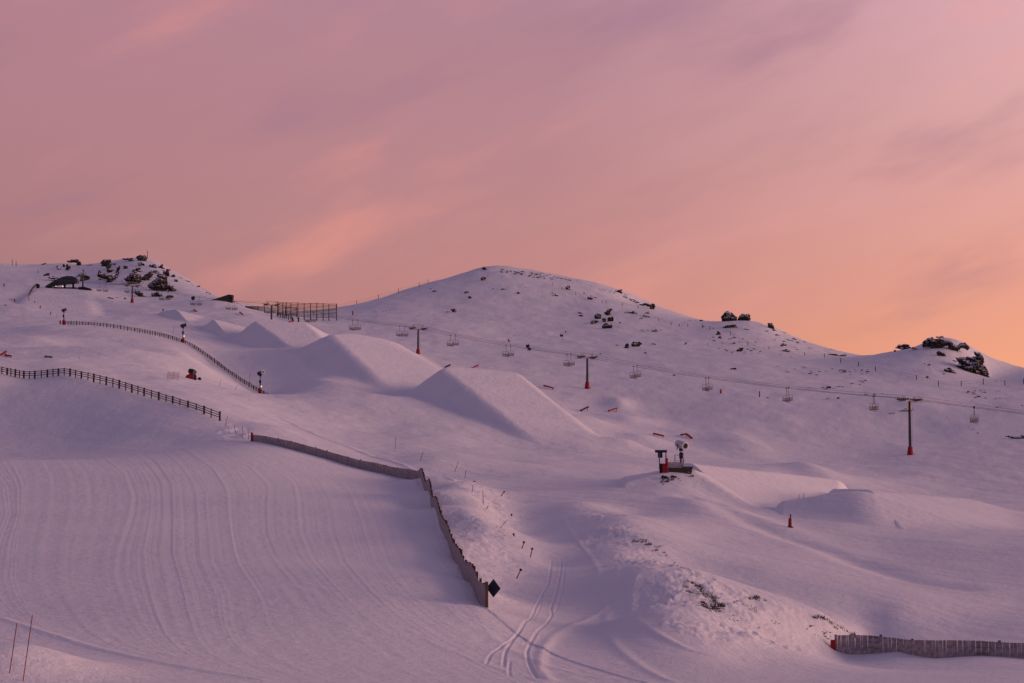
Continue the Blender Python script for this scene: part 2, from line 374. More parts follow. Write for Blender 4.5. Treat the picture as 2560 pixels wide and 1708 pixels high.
# ------------------------------------------------------------------ tracks and roughness pressed into the snow
# groomer passes on the near field follow these lines (picture points turned into ground points)
PASS = [[(-420,1005),(-380,1060),(-300,1180),(-330,1300),(-330,1380),(-200,1450),(0,1500),(250,1540),(420,1568),(520,1600)],
        [(-190,1005),(-100,1030),(0,1120),(10,1180),(-25,1267),(-35,1320),(-20,1370),(30,1422),(90,1465),(200,1500),(400,1545),(500,1568),(620,1600)],
        [(20,1003),(45,1040),(66,1100),(60,1177),(44,1240),(40,1330),(60,1380),(110,1440),(190,1481),(387,1525),(606,1563),(700,1600)],
        [(144,1001),(191,1016),(245,1047),(294,1085),(312,1137),(309,1177),(278,1267),(273,1318),(289,1370),(309,1422),(330,1455),(361,1481),(412,1509),(490,1532),(630,1566),(760,1600)],
        [(250,1003),(300,1025),(350,1060),(384,1110),(387,1190),(384,1267),(402,1331),(415,1396),(435,1460),(464,1499),(560,1545),(640,1568),(800,1600)],
        [(340,1005),(400,1030),(455,1075),(485,1130),(490,1190),(502,1293),(544,1370),(549,1434),(567,1473),(606,1506),(700,1550),(760,1568),(880,1600)],
        [(430,1012),(520,1040),(590,1075),(630,1115),(625,1174),(628,1225),(648,1269),(689,1316),(730,1357),(774,1409),(823,1448),(900,1507),(991,1563),(1060,1600)],
        [(520,1014),(640,1060),(720,1100),(745,1150),(755,1220),(780,1290),(840,1360),(905,1420),(980,1470),(1090,1530),(1170,1568),(1260,1600)],
        [(600,1020),(740,1070),(830,1120),(870,1200),(900,1290),(960,1360),(1040,1425),(1120,1475),(1230,1530),(1320,1568),(1420,1600)],
        [(700,1045),(860,1095),(950,1140),(985,1200),(1010,1260),(1060,1330),(1130,1430),(1230,1490),(1380,1545),(1480,1568),(1600,1600)]]
PASS_X = []
_rows = np.arange(990, 1610, 5.0)
for line in PASS:
    a = np.array(line); PASS_X.append(np.interp(_rows, a[:,1], a[:,0]))
PASS_X = np.array(PASS_X)
def pass_coord(px, row):
    r = np.clip((row-_rows[0])/5.0, 0, len(_rows)-1.001); i = r.astype(int); f = r-i
    X = PASS_X[:, i]*(1-f) + PASS_X[:, i+1]*f            # (lines, points)
    s = np.full(px.shape, -1.0)
    for k in range(len(PASS)-1):
        m = (px >= X[k]) & (px < X[k+1]); s[m] = k + ((px-X[k])/(X[k+1]-X[k]))[m]
    s[px >= X[-1]] = len(PASS)-1 + (px[px >= X[-1]]-X[-1][px >= X[-1]])/120
    return s
RUTS = [  # polyline in the picture, half width m, depth m (negative = raised)
    ([(1265,1290),(1263,1310),(1257,1342),(1240,1370),(1229,1393),(1222,1412),(1197,1444),(1177,1470),(1161,1496),(1157,1512),(1156,1530)], .065, .04),
    ([(1288,1290),(1287,1310),(1281,1340),(1272,1372),(1264,1395),(1266,1410),(1250,1436),(1230,1457),(1212,1490),(1210,1510),(1218,1535),(1232,1558)], .065, .04),
    ([(1296,1296),(1292,1340),(1284,1375),(1274,1404)], .06, .025),
    ([(1252,1340),(1243,1372),(1236,1400),(1222,1424)], .06, .025),
    ([(1194,1452),(1160,1480),(1128,1502),(1116,1525)], .06, .03),
    ([(1170,1520),(1168,1540),(1170,1552)], .06, .025),
    ([(1390,1395),(1340,1425),(1290,1450),(1258,1478),(1242,1505),(1240,1540),(1260,1562)], .28, -.08),
    ([(1392,1390),(1386,1360),(1376,1330),(1366,1295),(1340,1260),(1310,1225),(1292,1190)], .25, -.06),
    ([(1392,1395),(1395,1440),(1410,1480),(1440,1510),(1490,1545),(1540,1568)], .3, -.06),
    ([(1460,1325),(1450,1370),(1455,1410),(1480,1440),(1530,1470),(1600,1500),(1690,1520)], .28, -.08),
    ([(1420,1300),(1412,1345),(1430,1390)], .3, -.07),
    ([(600,1563),(400,1528),(196,1481),(0,1419)], .3, -.07),
    ([(1116,1450),(1180,1495),(1260,1530),(1360,1555),(1480,1568)], .35, -.03),
    ([(980,1470),(1060,1505),(1160,1540),(1250,1566)], .3, -.025),
    ([(640,955),(740,1000),(840,1040),(950,1080),(1040,1100)], .5, -.16),
    ([(1578,1136),(1725,1195),(1867,1250),(1983,1292),(2080,1326),(2200,1345)], 1.7, .28),
    ([(1080,1085),(1200,1096),(1320,1098),(1430,1098)], .5, -.08),
]
RW = []
for pts, hw, dp in RUTS:
    RW.append((np.array([ground(*p)[:2] for p in pts]), hw, dp))
def catmull(P, m=8):
    out = []
    Q = np.vstack([2*P[0]-P[1], P, 2*P[-1]-P[-2]])
    for i in range(1, len(Q)-2):
        for t in np.linspace(0, 1, m, endpoint=False):
            a, b, c, d = Q[i-1:i+3]
            out.append(.5*((2*b)+(c-a)*t+(2*a-5*b+4*c-d)*t*t+(-a+3*b-3*c+d)*t**3))
    out.append(Q[-2]); return np.array(out)
RW = [(catmull(p), hw, dp) for p, hw, dp in RW]
def in_poly(px, py, poly):
    r = np.zeros(px.shape, bool); n = len(poly)
    for i in range(n):
        x1, y1 = poly[i]; x2, y2 = poly[(i+1) % n]
        c = ((y1 > py) != (y2 > py)) & (px < (x2-x1)*(py-y1)/((y2-y1) or 1e-9)+x1); r ^= c
    return r
def wpoly(pts, near=None): return [tuple(ground(*p, near=near)[:2]) for p in pts]
FIELD = [(-60.,30.),(-110.,300.),(-95,318)] + wpoly([(0,1003),(300,1008),(500,1014),(580,1020),(700,1043),(800,1073),(880,1090),(957,1104),(985,1166),(1006,1214),(1053,1311),(1083,1355),(1112,1396)]) + [(10.,60.),(5.,30.)]
ROUGH = [wpoly(p) for p in (   # lumpy untouched snow beside the groomed runs
    [(965,1105),(1015,1136),(1060,1172),(1120,1203),(1170,1240),(1200,1262),(1232,1290),(1200,1325),(1150,1370),(1120,1400),(1085,1352),(1055,1308),(1010,1212)],
    [(1010,1092),(1085,1100),(1130,1120),(1178,1152),(1190,1192),(1198,1227),(1150,1214),(1113,1183),(1095,1150),(1049,1110)],
    [(1325,1150),(1345,1230),(1375,1268),(1450,1312),(1482,1380),(1530,1440),(1650,1487),(1820,1497),(1920,1490),(1985,1468),(1900,1427),(1800,1394),(1700,1370),(1620,1334),(1560,1300),(1500,1254),(1420,1194),(1345,1155)],
    [(498,965),(545,970),(578,1000),(578,1012),(520,1010),(490,990)])]
def detail(X, Y, z):
    px, row = picture(X, Y, z)
    near = np.exp(-Y/500)
    d = .55*fbm(X/38, Y/46, 3, 4)*np.clip(Y/300, .12, 1.1)
    d = d + .16*fbm(X/6, Y/9, 5, 4)*np.clip(Y/250, .10, 1.6)
    wild = sstep(560, 700, Y)*1.0; d = d + wild*.5*fbm(X/26, Y/34, 8, 5)
    m = in_poly(X, Y, FIELD)
    s = np.where(m, pass_coord(px, row), 0)
    w = m*sstep(330, 250, Y)
    st_ = .010*vnoise(s*3.1, s*0+.5, 21) + .014*vnoise(s*7.3, row/400, 22) + .017*vnoise(s*15, row/300, 23) + .013*vnoise(s*29, row/260, 24)
    sj = s*1.7 + .25*vnoise(s*1.7, s*0+9.5, 25); ridge = .014*np.exp(-((sj-np.round(sj))/.05)**2)*(.4+1.2*(vnoise(np.round(sj)*3.7, row/120, 26)+.5))
    d = d*(1-.75*w) + w*(st_*.6 + ridge*.6)*np.clip(Y/110, .55, 1.6)
    # groomed streaks running down the big pistes
    g = (1-w)*sstep(600, 450, Y)*sstep(88, 120, Y)
    t = X*.80 + Y*.60
    d = d + g*(.055*vnoise(t/1.9, (X*.6-Y*.8)/60, 31) + .03*vnoise(t/.8, (X*.6-Y*.8)/45, 32))
    for poly in ROUGH:
        a = np.array(poly); bb = (X > a[:,0].min()-2) & (X < a[:,0].max()+2) & (Y > a[:,1].min()-2) & (Y < a[:,1].max()+2)
        if not bb.any(): continue
        x, y = X[bb], Y[bb]; wx = 1.6*fbm(x/3.5, y/5, 81, 3); wy = 5*fbm(x/3.5, y/5, 82, 3); c = np.zeros(x.shape)
        for ox, oy in ((0,0),(.7,0),(-.7,0),(0,2.5),(0,-2.5),(1.3,3),(-1.3,-3),(1.3,-3),(-1.3,3)): c += in_poly(x+wx+ox, y+wy+oy, poly)/9.
        r = np.zeros(X.shape); r[bb] = c*(.75 + 1.0*sstep(-.25, .3, fbm(x/4.5, y/8, 83, 3)))
        d = d + r*(.19*fbm(X/2.6, Y/4.2, 41, 5, .6) + .07*np.abs(fbm(X/.6, Y/1.1, 43, 3)) + .03*fbm(X/.22, Y/.5, 44, 2))
    return d
def ruts(X, Y):
    d = np.zeros(X.shape)
    for p, hw, dp in RW:
        pad = hw*4
        bb = (X > p[:,0].min()-pad) & (X < p[:,0].max()+pad) & (Y > p[:,1].min()-pad) & (Y < p[:,1].max()+pad)
        if not bb.any(): continue
        x, y = X[bb], Y[bb]; best = np.full(x.shape, 1e9)
        for (x1, y1), (x2, y2) in zip(p[:-1], p[1:]):
            dx, dy = x2-x1, y2-y1; t = np.clip(((x-x1)*dx+(y-y1)*dy)/(dx*dx+dy*dy+1e-9), 0, 1)
            best = np.minimum(best, np.hypot(x-x1-t*dx, y-y1-t*dy))
        e = np.exp(-(best/hw)**2)
        if dp > 0: e = e - .28*np.exp(-((best-2*hw)/hw)**2)
        d[bb] -= dp*e
    return d
# bare soil on the snow: picture polygons (thresholded by fine noise in the material)
SOIL = [([(1560,1332),(1590,1338),(1655,1388),(1640,1402),(1600,1398),(1575,1372)], .28),
        ([(1690,1378),(1720,1385),(1735,1402),(1705,1400)], .07), ([(1480,1225),(1520,1255),(1515,1268),(1490,1250)], .12),
        ([(1100,1180),(1120,1196),(1112,1200)], .12), ([(1130,1206),(1165,1234),(1172,1243),(1150,1228)], .12),
        ([(1800,1395),(1970,1452),(1975,1466),(1900,1440)], .07), ([(1535,1335),(1700,1420),(1850,1490),(1700,1482),(1560,1420)], .10),
        ([(1140,1300),(1160,1312),(1150,1318)], .10)]
def soil_attr(X, Y, Zz):
    px, row = picture(X, Y, Zz); s = np.zeros(X.shape)
    for poly, v in SOIL:
        s = np.maximum(s, v*in_poly(px, row, poly)*(Y < 215)*(Y > 85))
    band = sstep(690, 720, Y)*sstep(1130, 1200, px)
    s = np.maximum(s, band*.10*sstep(.05, .3, fbm(X/45, Y/25, 91, 3)))
    return s

uu = np.unique(np.r_[np.linspace(-.75, -.30, 60), np.linspace(-.30, .30, 1150), np.linspace(.30, .75, 60)])
ll = np.r_[np.linspace(math.log(25), math.log(58), 90, endpoint=False), np.linspace(math.log(58), math.log(330), 760, endpoint=False), np.linspace(math.log(330), math.log(1060), 420, endpoint=False), np.linspace(math.log(1060), math.log(2600), 60)]
U, LD_ = np.meshgrid(uu, ll, indexing='ij'); Y = np.exp(LD_).ravel(); X = U.ravel()*Y
zl = zland(X, Y)
zg = zl + detail(X, Y, zl) + ruts(X, Y)
cut = np.zeros(X.shape)
for j in JUMPS:
    px, _ = picture(X, Y, zl); b = j.box
    m = (px > b[0]) & (px < b[1]) & (Y > b[2]) & (Y < b[3])
    cut[m] = np.maximum(cut[m], sstep(.4, 1.6, zjump(j, X[m], Y[m]) - jfade(j, px[m], Y[m]) - zl[m]))
soil = soil_attr(X, Y, zl)
g = grid_mesh('snow_ground', np.stack([X, Y, zg - .7*cut], 1), len(uu), len(ll), M['snow'], soil)
tag(g, kind='structure')
del X, Y, zl, zg, cut, U, LD_
for j in JUMPS:
    b = j.box; D0, D1 = b[2], b[3]
    u0 = ray(b[0], 900)[0]; u1 = ray(b[1], 900)[0]
    nu, nv = 260, 240
    U, DD = np.meshgrid(np.linspace(u0, u1, nu), np.linspace(D0, D1, nv), indexing='ij')
    X = (U*DD).ravel(); Y = DD.ravel(); zb = zland(X, Y); zj = zjump(j, X, Y) - jfade(j, picture(X, Y, zb)[0], Y)
    det0 = detail(X, Y, zb); q = X*.83 + Y*.55
    det = det0*.3 + .03*vnoise(q/.8, (X*.55-Y*.83)/30, 61) + .05*fbm(X/3.0, Y/4, 63, 4) + .05*fbm(X/.9, Y/1.3, 64, 3)*(Y/450)
    z = smax(zb + det0, zj + det + .06*fbm(X/9, Y/9, 66, 3), j.kb)
    px, _ = picture(X, Y, zb)
    edge = np.minimum.reduce([(px-b[0])/20, (b[1]-px)/20, (Y-D0)/6, (D1-Y)/6])
    mask = (zj - zb > -1.05*j.kb) & (edge > 0)
    z = z + ruts(X, Y) - .03*sstep(-.2, -1.0, (zj-zb)/j.kb)
    nm_ = 'snow_jump' if 'jump' in j.label or 'take-off' in j.label else 'snow_mound'
    o = grid_mesh(nm_, np.stack([X, Y, z], 1), nu, nv, M['snow'], np.zeros(X.shape), mask)
    tag(o, j.label, nm_.replace('_', ' '))

# ------------------------------------------------------------------ sky and light
SUN_AZ, SUN_EL = math.radians(93), math.radians(7.0)     # clockwise from the view direction: low at the right
wd = bpy.data.worlds.new('World'); S.world = wd; wd.use_nodes = True
nt = wd.node_tree; N = nt.nodes; Lk = nt.links
bg = N['Background']
tc = N.new('ShaderNodeTexCoord')
sep = N.new('ShaderNodeSeparateXYZ'); Lk.new(tc.outputs['Generated'], sep.inputs[0])
def math_(op, a, b=None, c=None, clamp=False):
    n = N.new('ShaderNodeMath'); n.operation = op; n.use_clamp = clamp
    for i, v in enumerate((a, b, c)):
        if v is None: continue
        if isinstance(v, (int, float)): n.inputs[i].default_value = v
        else: Lk.new(v, n.inputs[i])
    return n.outputs[0]
def maprange(v, a, b, c=0, d=1, smooth=True):
    n = N.new('ShaderNodeMapRange'); n.interpolation_type = 'SMOOTHSTEP' if smooth else 'LINEAR'
    Lk.new(v, n.inputs[0])
    for i, x in enumerate((a, b, c, d)): n.inputs[i+1].default_value = x
    return n.outputs[0]
def srgb(r, g, b):
    f = lambda c: (c/255/12.92) if c/255 <= .04045 else ((c/255+.055)/1.055)**2.4
    return (f(r), f(g), f(b), 1)
def ramp(v, stops):
    n = N.new('ShaderNodeValToRGB'); cr = n.color_ramp
    while len(cr.elements) < len(stops): cr.elements.new(.5)
    for e, (p, c) in zip(cr.elements, stops): e.position = p; e.color = c
    Lk.new(v, n.inputs[0]); return n.outputs[0]
def mix(f, a, b, mode='MIX'):
    n = N.new('ShaderNodeMix'); n.data_type = 'RGBA'; n.blend_type = mode
    if isinstance(f, (int, float)): n.inputs[0].default_value = f
    else: Lk.new(f, n.inputs[0])
    for i, v in ((6, a), (7, b)):
        if isinstance(v, tuple): n.inputs[i].default_value = v
        else: Lk.new(v, n.inputs[i])
    return n.outputs[2]
el = math_('MULTIPLY', math_('ARCSINE', sep.outputs['Z']), 2/PI)       # 0 horizon .. 1 zenith
hor = math_('SQRT', math_('ADD', math_('POWER', sep.outputs['X'], 2), math_('POWER', sep.outputs['Y'], 2)))
sx = math_('DIVIDE', sep.outputs['X'], math_('MAXIMUM', hor, .001))
# stretched cloud noise on the direction, streaks rising to the right
mp = N.new('ShaderNodeMapping'); Lk.new(tc.outputs['Generated'], mp.inputs['Vector'])
mp.vector_type = 'TEXTURE'; mp.inputs['Rotation'].default_value = (0, math.radians(-19), 0); mp.inputs['Scale'].default_value = (1/5.2, 1/5.2, 1/19)
mp.inputs['Location'].default_value = (7*1.37, 7*.71, 7*2.13)
cn = N.new('ShaderNodeTexNoise'); cn.inputs['Scale'].default_value = 1.0; cn.inputs['Detail'].default_value = 6; cn.inputs['Roughness'].default_value = .48
cn.inputs['Distortion'].default_value = .35; Lk.new(mp.outputs[0], cn.inputs['Vector'])
mp2 = N.new('ShaderNodeMapping'); Lk.new(tc.outputs['Generated'], mp2.inputs['Vector'])
mp2.vector_type = 'TEXTURE'; mp2.inputs['Rotation'].default_value = (0, math.radians(-24), 0); mp2.inputs['Scale'].default_value = (1/16, 1/16, 1/55); mp2.inputs['Location'].default_value = (3, 1, 7)
cn2 = N.new('ShaderNodeTexNoise'); cn2.inputs['Scale'].default_value = 1.0; cn2.inputs['Detail'].default_value = 5; cn2.inputs['Roughness'].default_value = .5; Lk.new(mp2.outputs[0], cn2.inputs['Vector'])
c1 = math_('ADD', math_('MULTIPLY', math_('SUBTRACT', cn.outputs['Fac'], .5), 1.0), math_('MULTIPLY', math_('SUBTRACT', cn2.outputs['Fac'], .5), .34))
azr = math_('ADD', sx, math_('MULTIPLY', c1, .12))
elr = math_('ADD', el, math_('MULTIPLY', c1, .05))
SKYK = 1.0
left = ramp(elr, [(0, srgb(172,118,116)), (.05, srgb(168,118,120)), (.11, srgb(174,124,132)), (.165, srgb(178,127,141)), (.30, srgb(110,98,138)), (1, srgb(91,90,123))])
mid = ramp(elr, [(0, srgb(222,148,122)), (.045, srgb(200,134,124)), (.09, srgb(190,134,136)), (.165, srgb(175,131,147)), (.30, srgb(110,98,138)), (1, srgb(91,90,123))])
right = ramp(elr, [(0, srgb(252,176,122)), (.035, srgb(248,167,124)), (.065, srgb(234,160,140)), (.11, srgb(224,166,163)), (.165, srgb(220,170,178)), (.32, srgb(124,104,136)), (1, srgb(91,90,123))])
a = mix(maprange(azr, -.27, .03, smooth=False), left, mid)
a = mix(maprange(azr, .02, .28, smooth=False), a, right)
glow = ramp(elr, [(0, srgb(255,205,150)), (.08, srgb(255,190,150)), (.22, srgb(190,140,145)), (.42, srgb(112,98,130)), (1, srgb(91,90,123))])
a = mix(maprange(azr, .32, .9), a, glow)
back = ramp(el, [(0, srgb(100,94,124)), (.12, srgb(122,100,126)), (.4, srgb(100,90,122)), (1, srgb(91,90,123))])
a = mix(maprange(sep.outputs['Y'], .5, -.16), a, back)
# thin cloud: warm where lit, violet in the gaps
hi = maprange(c1, .02, .34); lo_ = maprange(c1, -.02, -.30)
warm = math_('MULTIPLY', hi, maprange(el, .75, .1))
a = mix(math_('MULTIPLY', warm, .56), a, srgb(234,150,134))
a = mix(math_('MULTIPLY', lo_, .50), a, srgb(158,118,144))
ground_mask = maprange(sep.outputs['Z'], -.02, .0, smooth=False)
a = mix(ground_mask, srgb(95,80,98), a)
sky = N.new('ShaderNodeTexSky'); sky.sky_type = 'NISHITA'; sky.sun_disc = False
sky.sun_elevation = math.radians(1.0); sky.sun_rotation = SUN_AZ
addn = N.new('ShaderNodeMix'); addn.data_type = 'RGBA'; addn.blend_type = 'ADD'; addn.inputs[0].default_value = .012
Lk.new(a, addn.inputs[6]); Lk.new(sky.outputs[0], addn.inputs[7])
Lk.new(addn.outputs[2], bg.inputs[0]); bg.inputs[1].default_value = SKYK
sl = bpy.data.lights.new('sun', 'SUN'); sl.energy = 2.45; sl.angle = math.radians(34); sl.color = (1, .57, .46)
so = bpy.data.objects.new('sun', sl); COL.objects.link(so)
d = Vector((math.sin(SUN_AZ)*math.cos(SUN_EL), math.cos(SUN_AZ)*math.cos(SUN_EL), math.sin(SUN_EL)))
so.rotation_euler = d.to_track_quat('Z', 'Y').to_euler(); so.location = (200, 300, 120)
S.view_settings.view_transform = 'Standard'; S.view_settings.look = 'None'; S.view_settings.exposure = 0; S.view_settings.gamma = 1

# ------------------------------------------------------------------ mesh builder for objects
class MB:
    def __init__(s): s.v = []; s.f = []
    def add(s, vs, fs):
        k = len(s.v); s.v += [tuple(v) for v in vs]; s.f += [tuple(i+k for i in f) for f in fs]; return s
    def box(s, c, sz, R=None):
        a, b, d = sz[0]/2, sz[1]/2, sz[2]/2
        vs = [Vector((x, y, z)) for z in (-d, d) for y in (-b, b) for x in (-a, a)]
        if R is not None: vs = [R @ v for v in vs]
        return s.add([v + Vector(c) for v in vs], [(0,2,3,1),(4,5,7,6),(0,1,5,4),(2,6,7,3),(0,4,6,2),(1,3,7,5)])
    def bar(s, p, q, w, h, up=Vector((0,0,1))):
        p, q = Vector(p), Vector(q); d = (q-p).normalized(); x = d.cross(up)
        if x.length < 1e-4: x = Vector((1,0,0))
        x.normalize(); z = x.cross(d)
        R = Matrix((x, d, z)).transposed(); return s.box((p+q)/2, (w, (q-p).length, h), R)
    def tube(s, p, q, r0, r1=None, n=8):
        p, q = Vector(p), Vector(q); r1 = r0 if r1 is None else r1
        d = (q-p).normalized(); x = d.orthogonal().normalized(); y = d.cross(x)
        vs = []; 
        for c, r in ((p, r0), (q, r1)):
            vs += [c + (x*math.cos(2*PI*i/n) + y*math.sin(2*PI*i/n))*r for i in range(n)]
        fs = [(i, (i+1) % n, n+(i+1) % n, n+i) for i in range(n)] + [tuple(range(n-1, -1, -1)), tuple(range(n, 2*n))]
        return s.add(vs, fs)
    def path(s, pts, r, n=6):
        for a, b in zip(pts[:-1], pts[1:]): s.tube(a, b, r, n=n)
        return s
    def rings(s, p, d, prof, n=16, cap=True):
        """surface of revolution round axis d: prof = [(along, radius), ...]"""
        p, d = Vector(p), Vector(d).normalized(); x = d.orthogonal().normalized(); y = d.cross(x); vs = []
        for t, r in prof: vs += [p + d*t + (x*math.cos(2*PI*i/n)+y*math.sin(2*PI*i/n))*r for i in range(n)]
        fs = [(k*n+i, k*n+(i+1) % n, (k+1)*n+(i+1) % n, (k+1)*n+i) for k in range(len(prof)-1) for i in range(n)]
        if cap: fs += [tuple(range(n-1, -1, -1)), tuple(range((len(prof)-1)*n, len(prof)*n))]
        return s.add(vs, fs)
    def prism(s, prof, y0, y1):
        """profile in x,z pushed from y0 to y1"""
        n = len(prof); vs = [(x, y0, z) for x, z in prof] + [(x, y1, z) for x, z in prof]
        return s.add(vs, [tuple(range(n)), tuple(range(2*n-1, n-1, -1))] + [(i, n+i, n+(i+1) % n, (i+1) % n) for i in range(n)])
    def build(s, name, m, parent=None, smooth=False, bevel=0, label=None, loc=None):
        me = bpy.data.meshes.new(name); me.from_pydata(s.v, [], s.f)
        bm = bmesh.new(); bm.from_mesh(me); bmesh.ops.recalc_face_normals(bm, faces=bm.faces)
        if bevel: bmesh.ops.bevel(bm, geom=bm.edges[:], offset=bevel, segments=1, affect='EDGES', clamp_overlap=True)
        bm.to_mesh(me); bm.free(); me.materials.append(M[m])
        if smooth: me.polygons.foreach_set('use_smooth', [True]*len(me.polygons))
        o = bpy.data.objects.new(name, me); COL.objects.link(o)
        if parent is not None: o.parent = parent
        if loc is not None: o.location = loc
        if label: o['label'] = label
        return o
def kids(o): return [c for c in bpy.data.objects if c.parent == o]
def copy_tree(o, ks=None, parent=None):
    c = o.copy(); COL.objects.link(c)
    if parent is not None: c.parent = parent
    for k in (ks if ks is not None else kids(o)):
        ch, sub = k; copy_tree(ch, sub, c)
    return c
def tree_of(o): return [(c, tree_of(c)) for c in kids(o)]
ORD = ['first','second','third','fourth','fifth','sixth','seventh','eighth','ninth','tenth']

# ------------------------------------------------------------------ chairlift
LX = lambda Y: 416.9 - .724*Y
dv = Vector((-.724, 1, 0)).normalized(); nv = Vector((dv.y, -dv.x, 0)); RZ = math.atan2(nv.y, nv.x)
GAUGE = 2.25
def tower(name_label, px, base_row, arm_row, top_row, Y, red=True, sign=False):
    b = W(px, base_row, Y); b.x = LX(Y); b.z = min(b.z, gz(b.x, b.y)+.3) if red else b.z
    H = W(px, arm_row, Y).z - b.z; T = W(px, top_row, Y).z - b.z
    t = empty('lift_tower', b, name_label, 'lift tower', 'towers of the chairlift', RZ)
    MB().rings((0,0,-.6), (0,0,1), [(0,.36),(.3,.37),(H*.55,.33),(H*.56,.37),(H*.57,.32),(H+.5,.27)], 14).build('shaft', 'paint', t, True)
    if red:
        m = MB().rings((0,0,-.5), (0,0,1), [(0,.86),(.5,.84),(1.2,.70),(2.0,.60),(2.55,.56),(2.6,.40)], 10)
        m.build('base_padding', 'red', t, True)
    MB().box((0,0,H), (GAUGE*2+.7,.34,.36)).build('crossarm', 'steel', t, bevel=.03)
    f = MB()
    for s in (-1, 1):
        f.tube((s*1.75,0,H), (s*1.95,0,T), .07, n=6); f.tube((s*1.75,0,H), (s*1.3,0,T), .05, n=6)
    f.bar((-2.3,0,T), (2.3,0,T), .14, .14); f.build('lifting_frame', 'steel', t)
    for s in (-1, 1):
        m = MB().bar((s*GAUGE,-1.75,H+.2), (s*GAUGE,1.75,H+.2), .20, .22)
        m.bar((s*GAUGE,-1.1,H+.02), (s*GAUGE,1.1,H+.02), .14, .16)
        sh = m.build('sheave_train', 'steel', t)
        w = MB()
        for k in range(6):
            y = -1.6 + k*.64; w.tube((s*GAUGE-.09,y,H+.30), (s*GAUGE+.09,y,H+.30), .24, n=10)
        w.build('wheels', 'black', sh)
        m = MB().box((s*(GAUGE+.55),0,H-.25), (.5,3.0,.05)); 
        for k in (-1.5,-.5,.5,1.5): m.tube((s*(GAUGE+.8),k,H-.25), (s*(GAUGE+.8),k,H+.75), .025, n=5)
        m.bar((s*(GAUGE+.8),-1.5,H+.75), (s*(GAUGE+.8),1.5,H+.75), .05, .05); m.build('catwalk', 'steel', t)
    m = MB()
    for s in (-.2, .2): m.tube((s,-.62,2.8), (s,-.50,H), .025, n=5)
    for k in range(int((H-3)/.35)): m.tube((-.2,-.60,3+k*.35), (.2,-.60,3+k*.35), .018, n=4)
    m.build('ladder', 'steel', t)
    if sign: MB().box((.42,-.1,H-1.5), (.32,.08,1.3)).build('number_board', 'yellow', t)
    return b.z + H
tz = {}
tz[447] = tower('nearest lift tower, tall grey mast with red padded foot and orange board at right', 2082, 1046, 920, 910, 447, sign=True)
tz[546] = tower('second lift tower from the right with red padded foot, right of the largest jump', 1348, 893, 822, 810, 546)
tz[618] = tower('third lift tower from the right, red foot just above the big rounded jump', 957, 816, 756, 745, 618)
tz[698] = tower('fourth lift tower from the right, in front of the tall lattice drift fence', 620, 742, 701, 692, 698, red=False)
tz[796] = tower('farthest lift tower with a red foot, below the rocky peak at left', 298, 697, 657, 648, 796)
zst = W(150, 651, 851).z; z_end = tz[447] - 4.2/27*117
KN = [(330, z_end, 0), (447, tz[447], .6), (546, tz[546], 1.5), (618, tz[618], .7), (698, tz[698], .9), (796, tz[796], 1.2), (846, zst, .3)]
def rope_z(Y):
    for (a, za, _), (b, zb, sg) in zip(KN[:-1], KN[1:]):
        if a <= Y <= b:
            t = (Y-a)/(b-a); return za + (zb-za)*t - sg*4*t*(1-t) + .5
    return KN[-1][1]
m = MB()
for s in (-1, 1):
    ys = np.r_[np.linspace(330, 846, 90)]
    m.path([Vector((LX(y), y, rope_z(y))) + nv*GAUGE*s for y in ys], .036, 5)
tag(m.build('haul_rope', 'rope'), 'pair of steel haul ropes the chairs hang from, running over all the lift towers', 'cable')
m = MB()
for (a, za, _), (b, zb, sg) in zip(KN[:-1], KN[1:]):
    ps = []
    for t in np.linspace(0, 1, 14):
        y = a + (b-a)*t; ps.append(Vector((LX(y), y, za+(zb-za)*t + 1.15 - (sg+.2)*4*t*(1-t))) + nv*1.9)
    m.path(ps, .026, 5)
tag(m.build('signal_cable', 'rope'), 'thin signal cable strung along the tops of the lift towers above the ropes', 'cable')
def make_chair():
    t = empty('lift_chair', (0,0,0))
    MB().box((0,0,.02), (.16,.55,.22)).box((0,0,-.16), (.12,.2,.2)).build('grip', 'black', t, bevel=.03)
    MB().path([(0,0,-.1),(.04,0,-.4),(.10,0,-1.0),(.10,.02,-1.75)], .05, 7).build('hanger', 'paint', t)
    f = MB().path([(-1.1,.25,-3.25),(-1.1,.2,-2.0),(-.95,.2,-1.8),(.95,.2,-1.8),(1.1,.2,-2.0),(1.1,.25,-3.25)], .035, 6)
    f.path([(0,0.2,-1.8),(0,.35,-2.9)], .03, 6); f.build('frame', 'paint', t)
    MB().box((0,-.08,-3.25), (2.15,.52,.10)).build('seat', 'black', t, bevel=.03)
    b = MB()
    for k in (-.1, .15, .42): b.box((0,.24+k*.1,-3.0+k), (2.1,.05,.15))
    b.build('backrest', 'paint', t)
    r = MB().path([(-1.05,.2,-2.35),(-1.05,-.5,-2.75),(1.05,-.5,-2.75),(1.05,.2,-2.35)], .025, 5)
    for s in (-.5, .5): r.path([(s,-.5,-2.75),(s,-.6,-3.6)], .02, 5)
    r.path([(-.8,-.6,-3.6),(.8,-.6,-3.6)], .03, 5); r.build('safety_bar', 'paint', t)
    return t
proto = make_chair(); ptree = tree_of(proto); used = False
LPX = [2249,2018,1819,1634,1468,1315,1175,1047,930,821,718,624,535,453,381,300,236]
twn = [(447,'nearest tower'),(546,'second tower from the right'),(618,'third tower from the right'),(698,'fourth tower from the right'),(796,'farthest tower')]
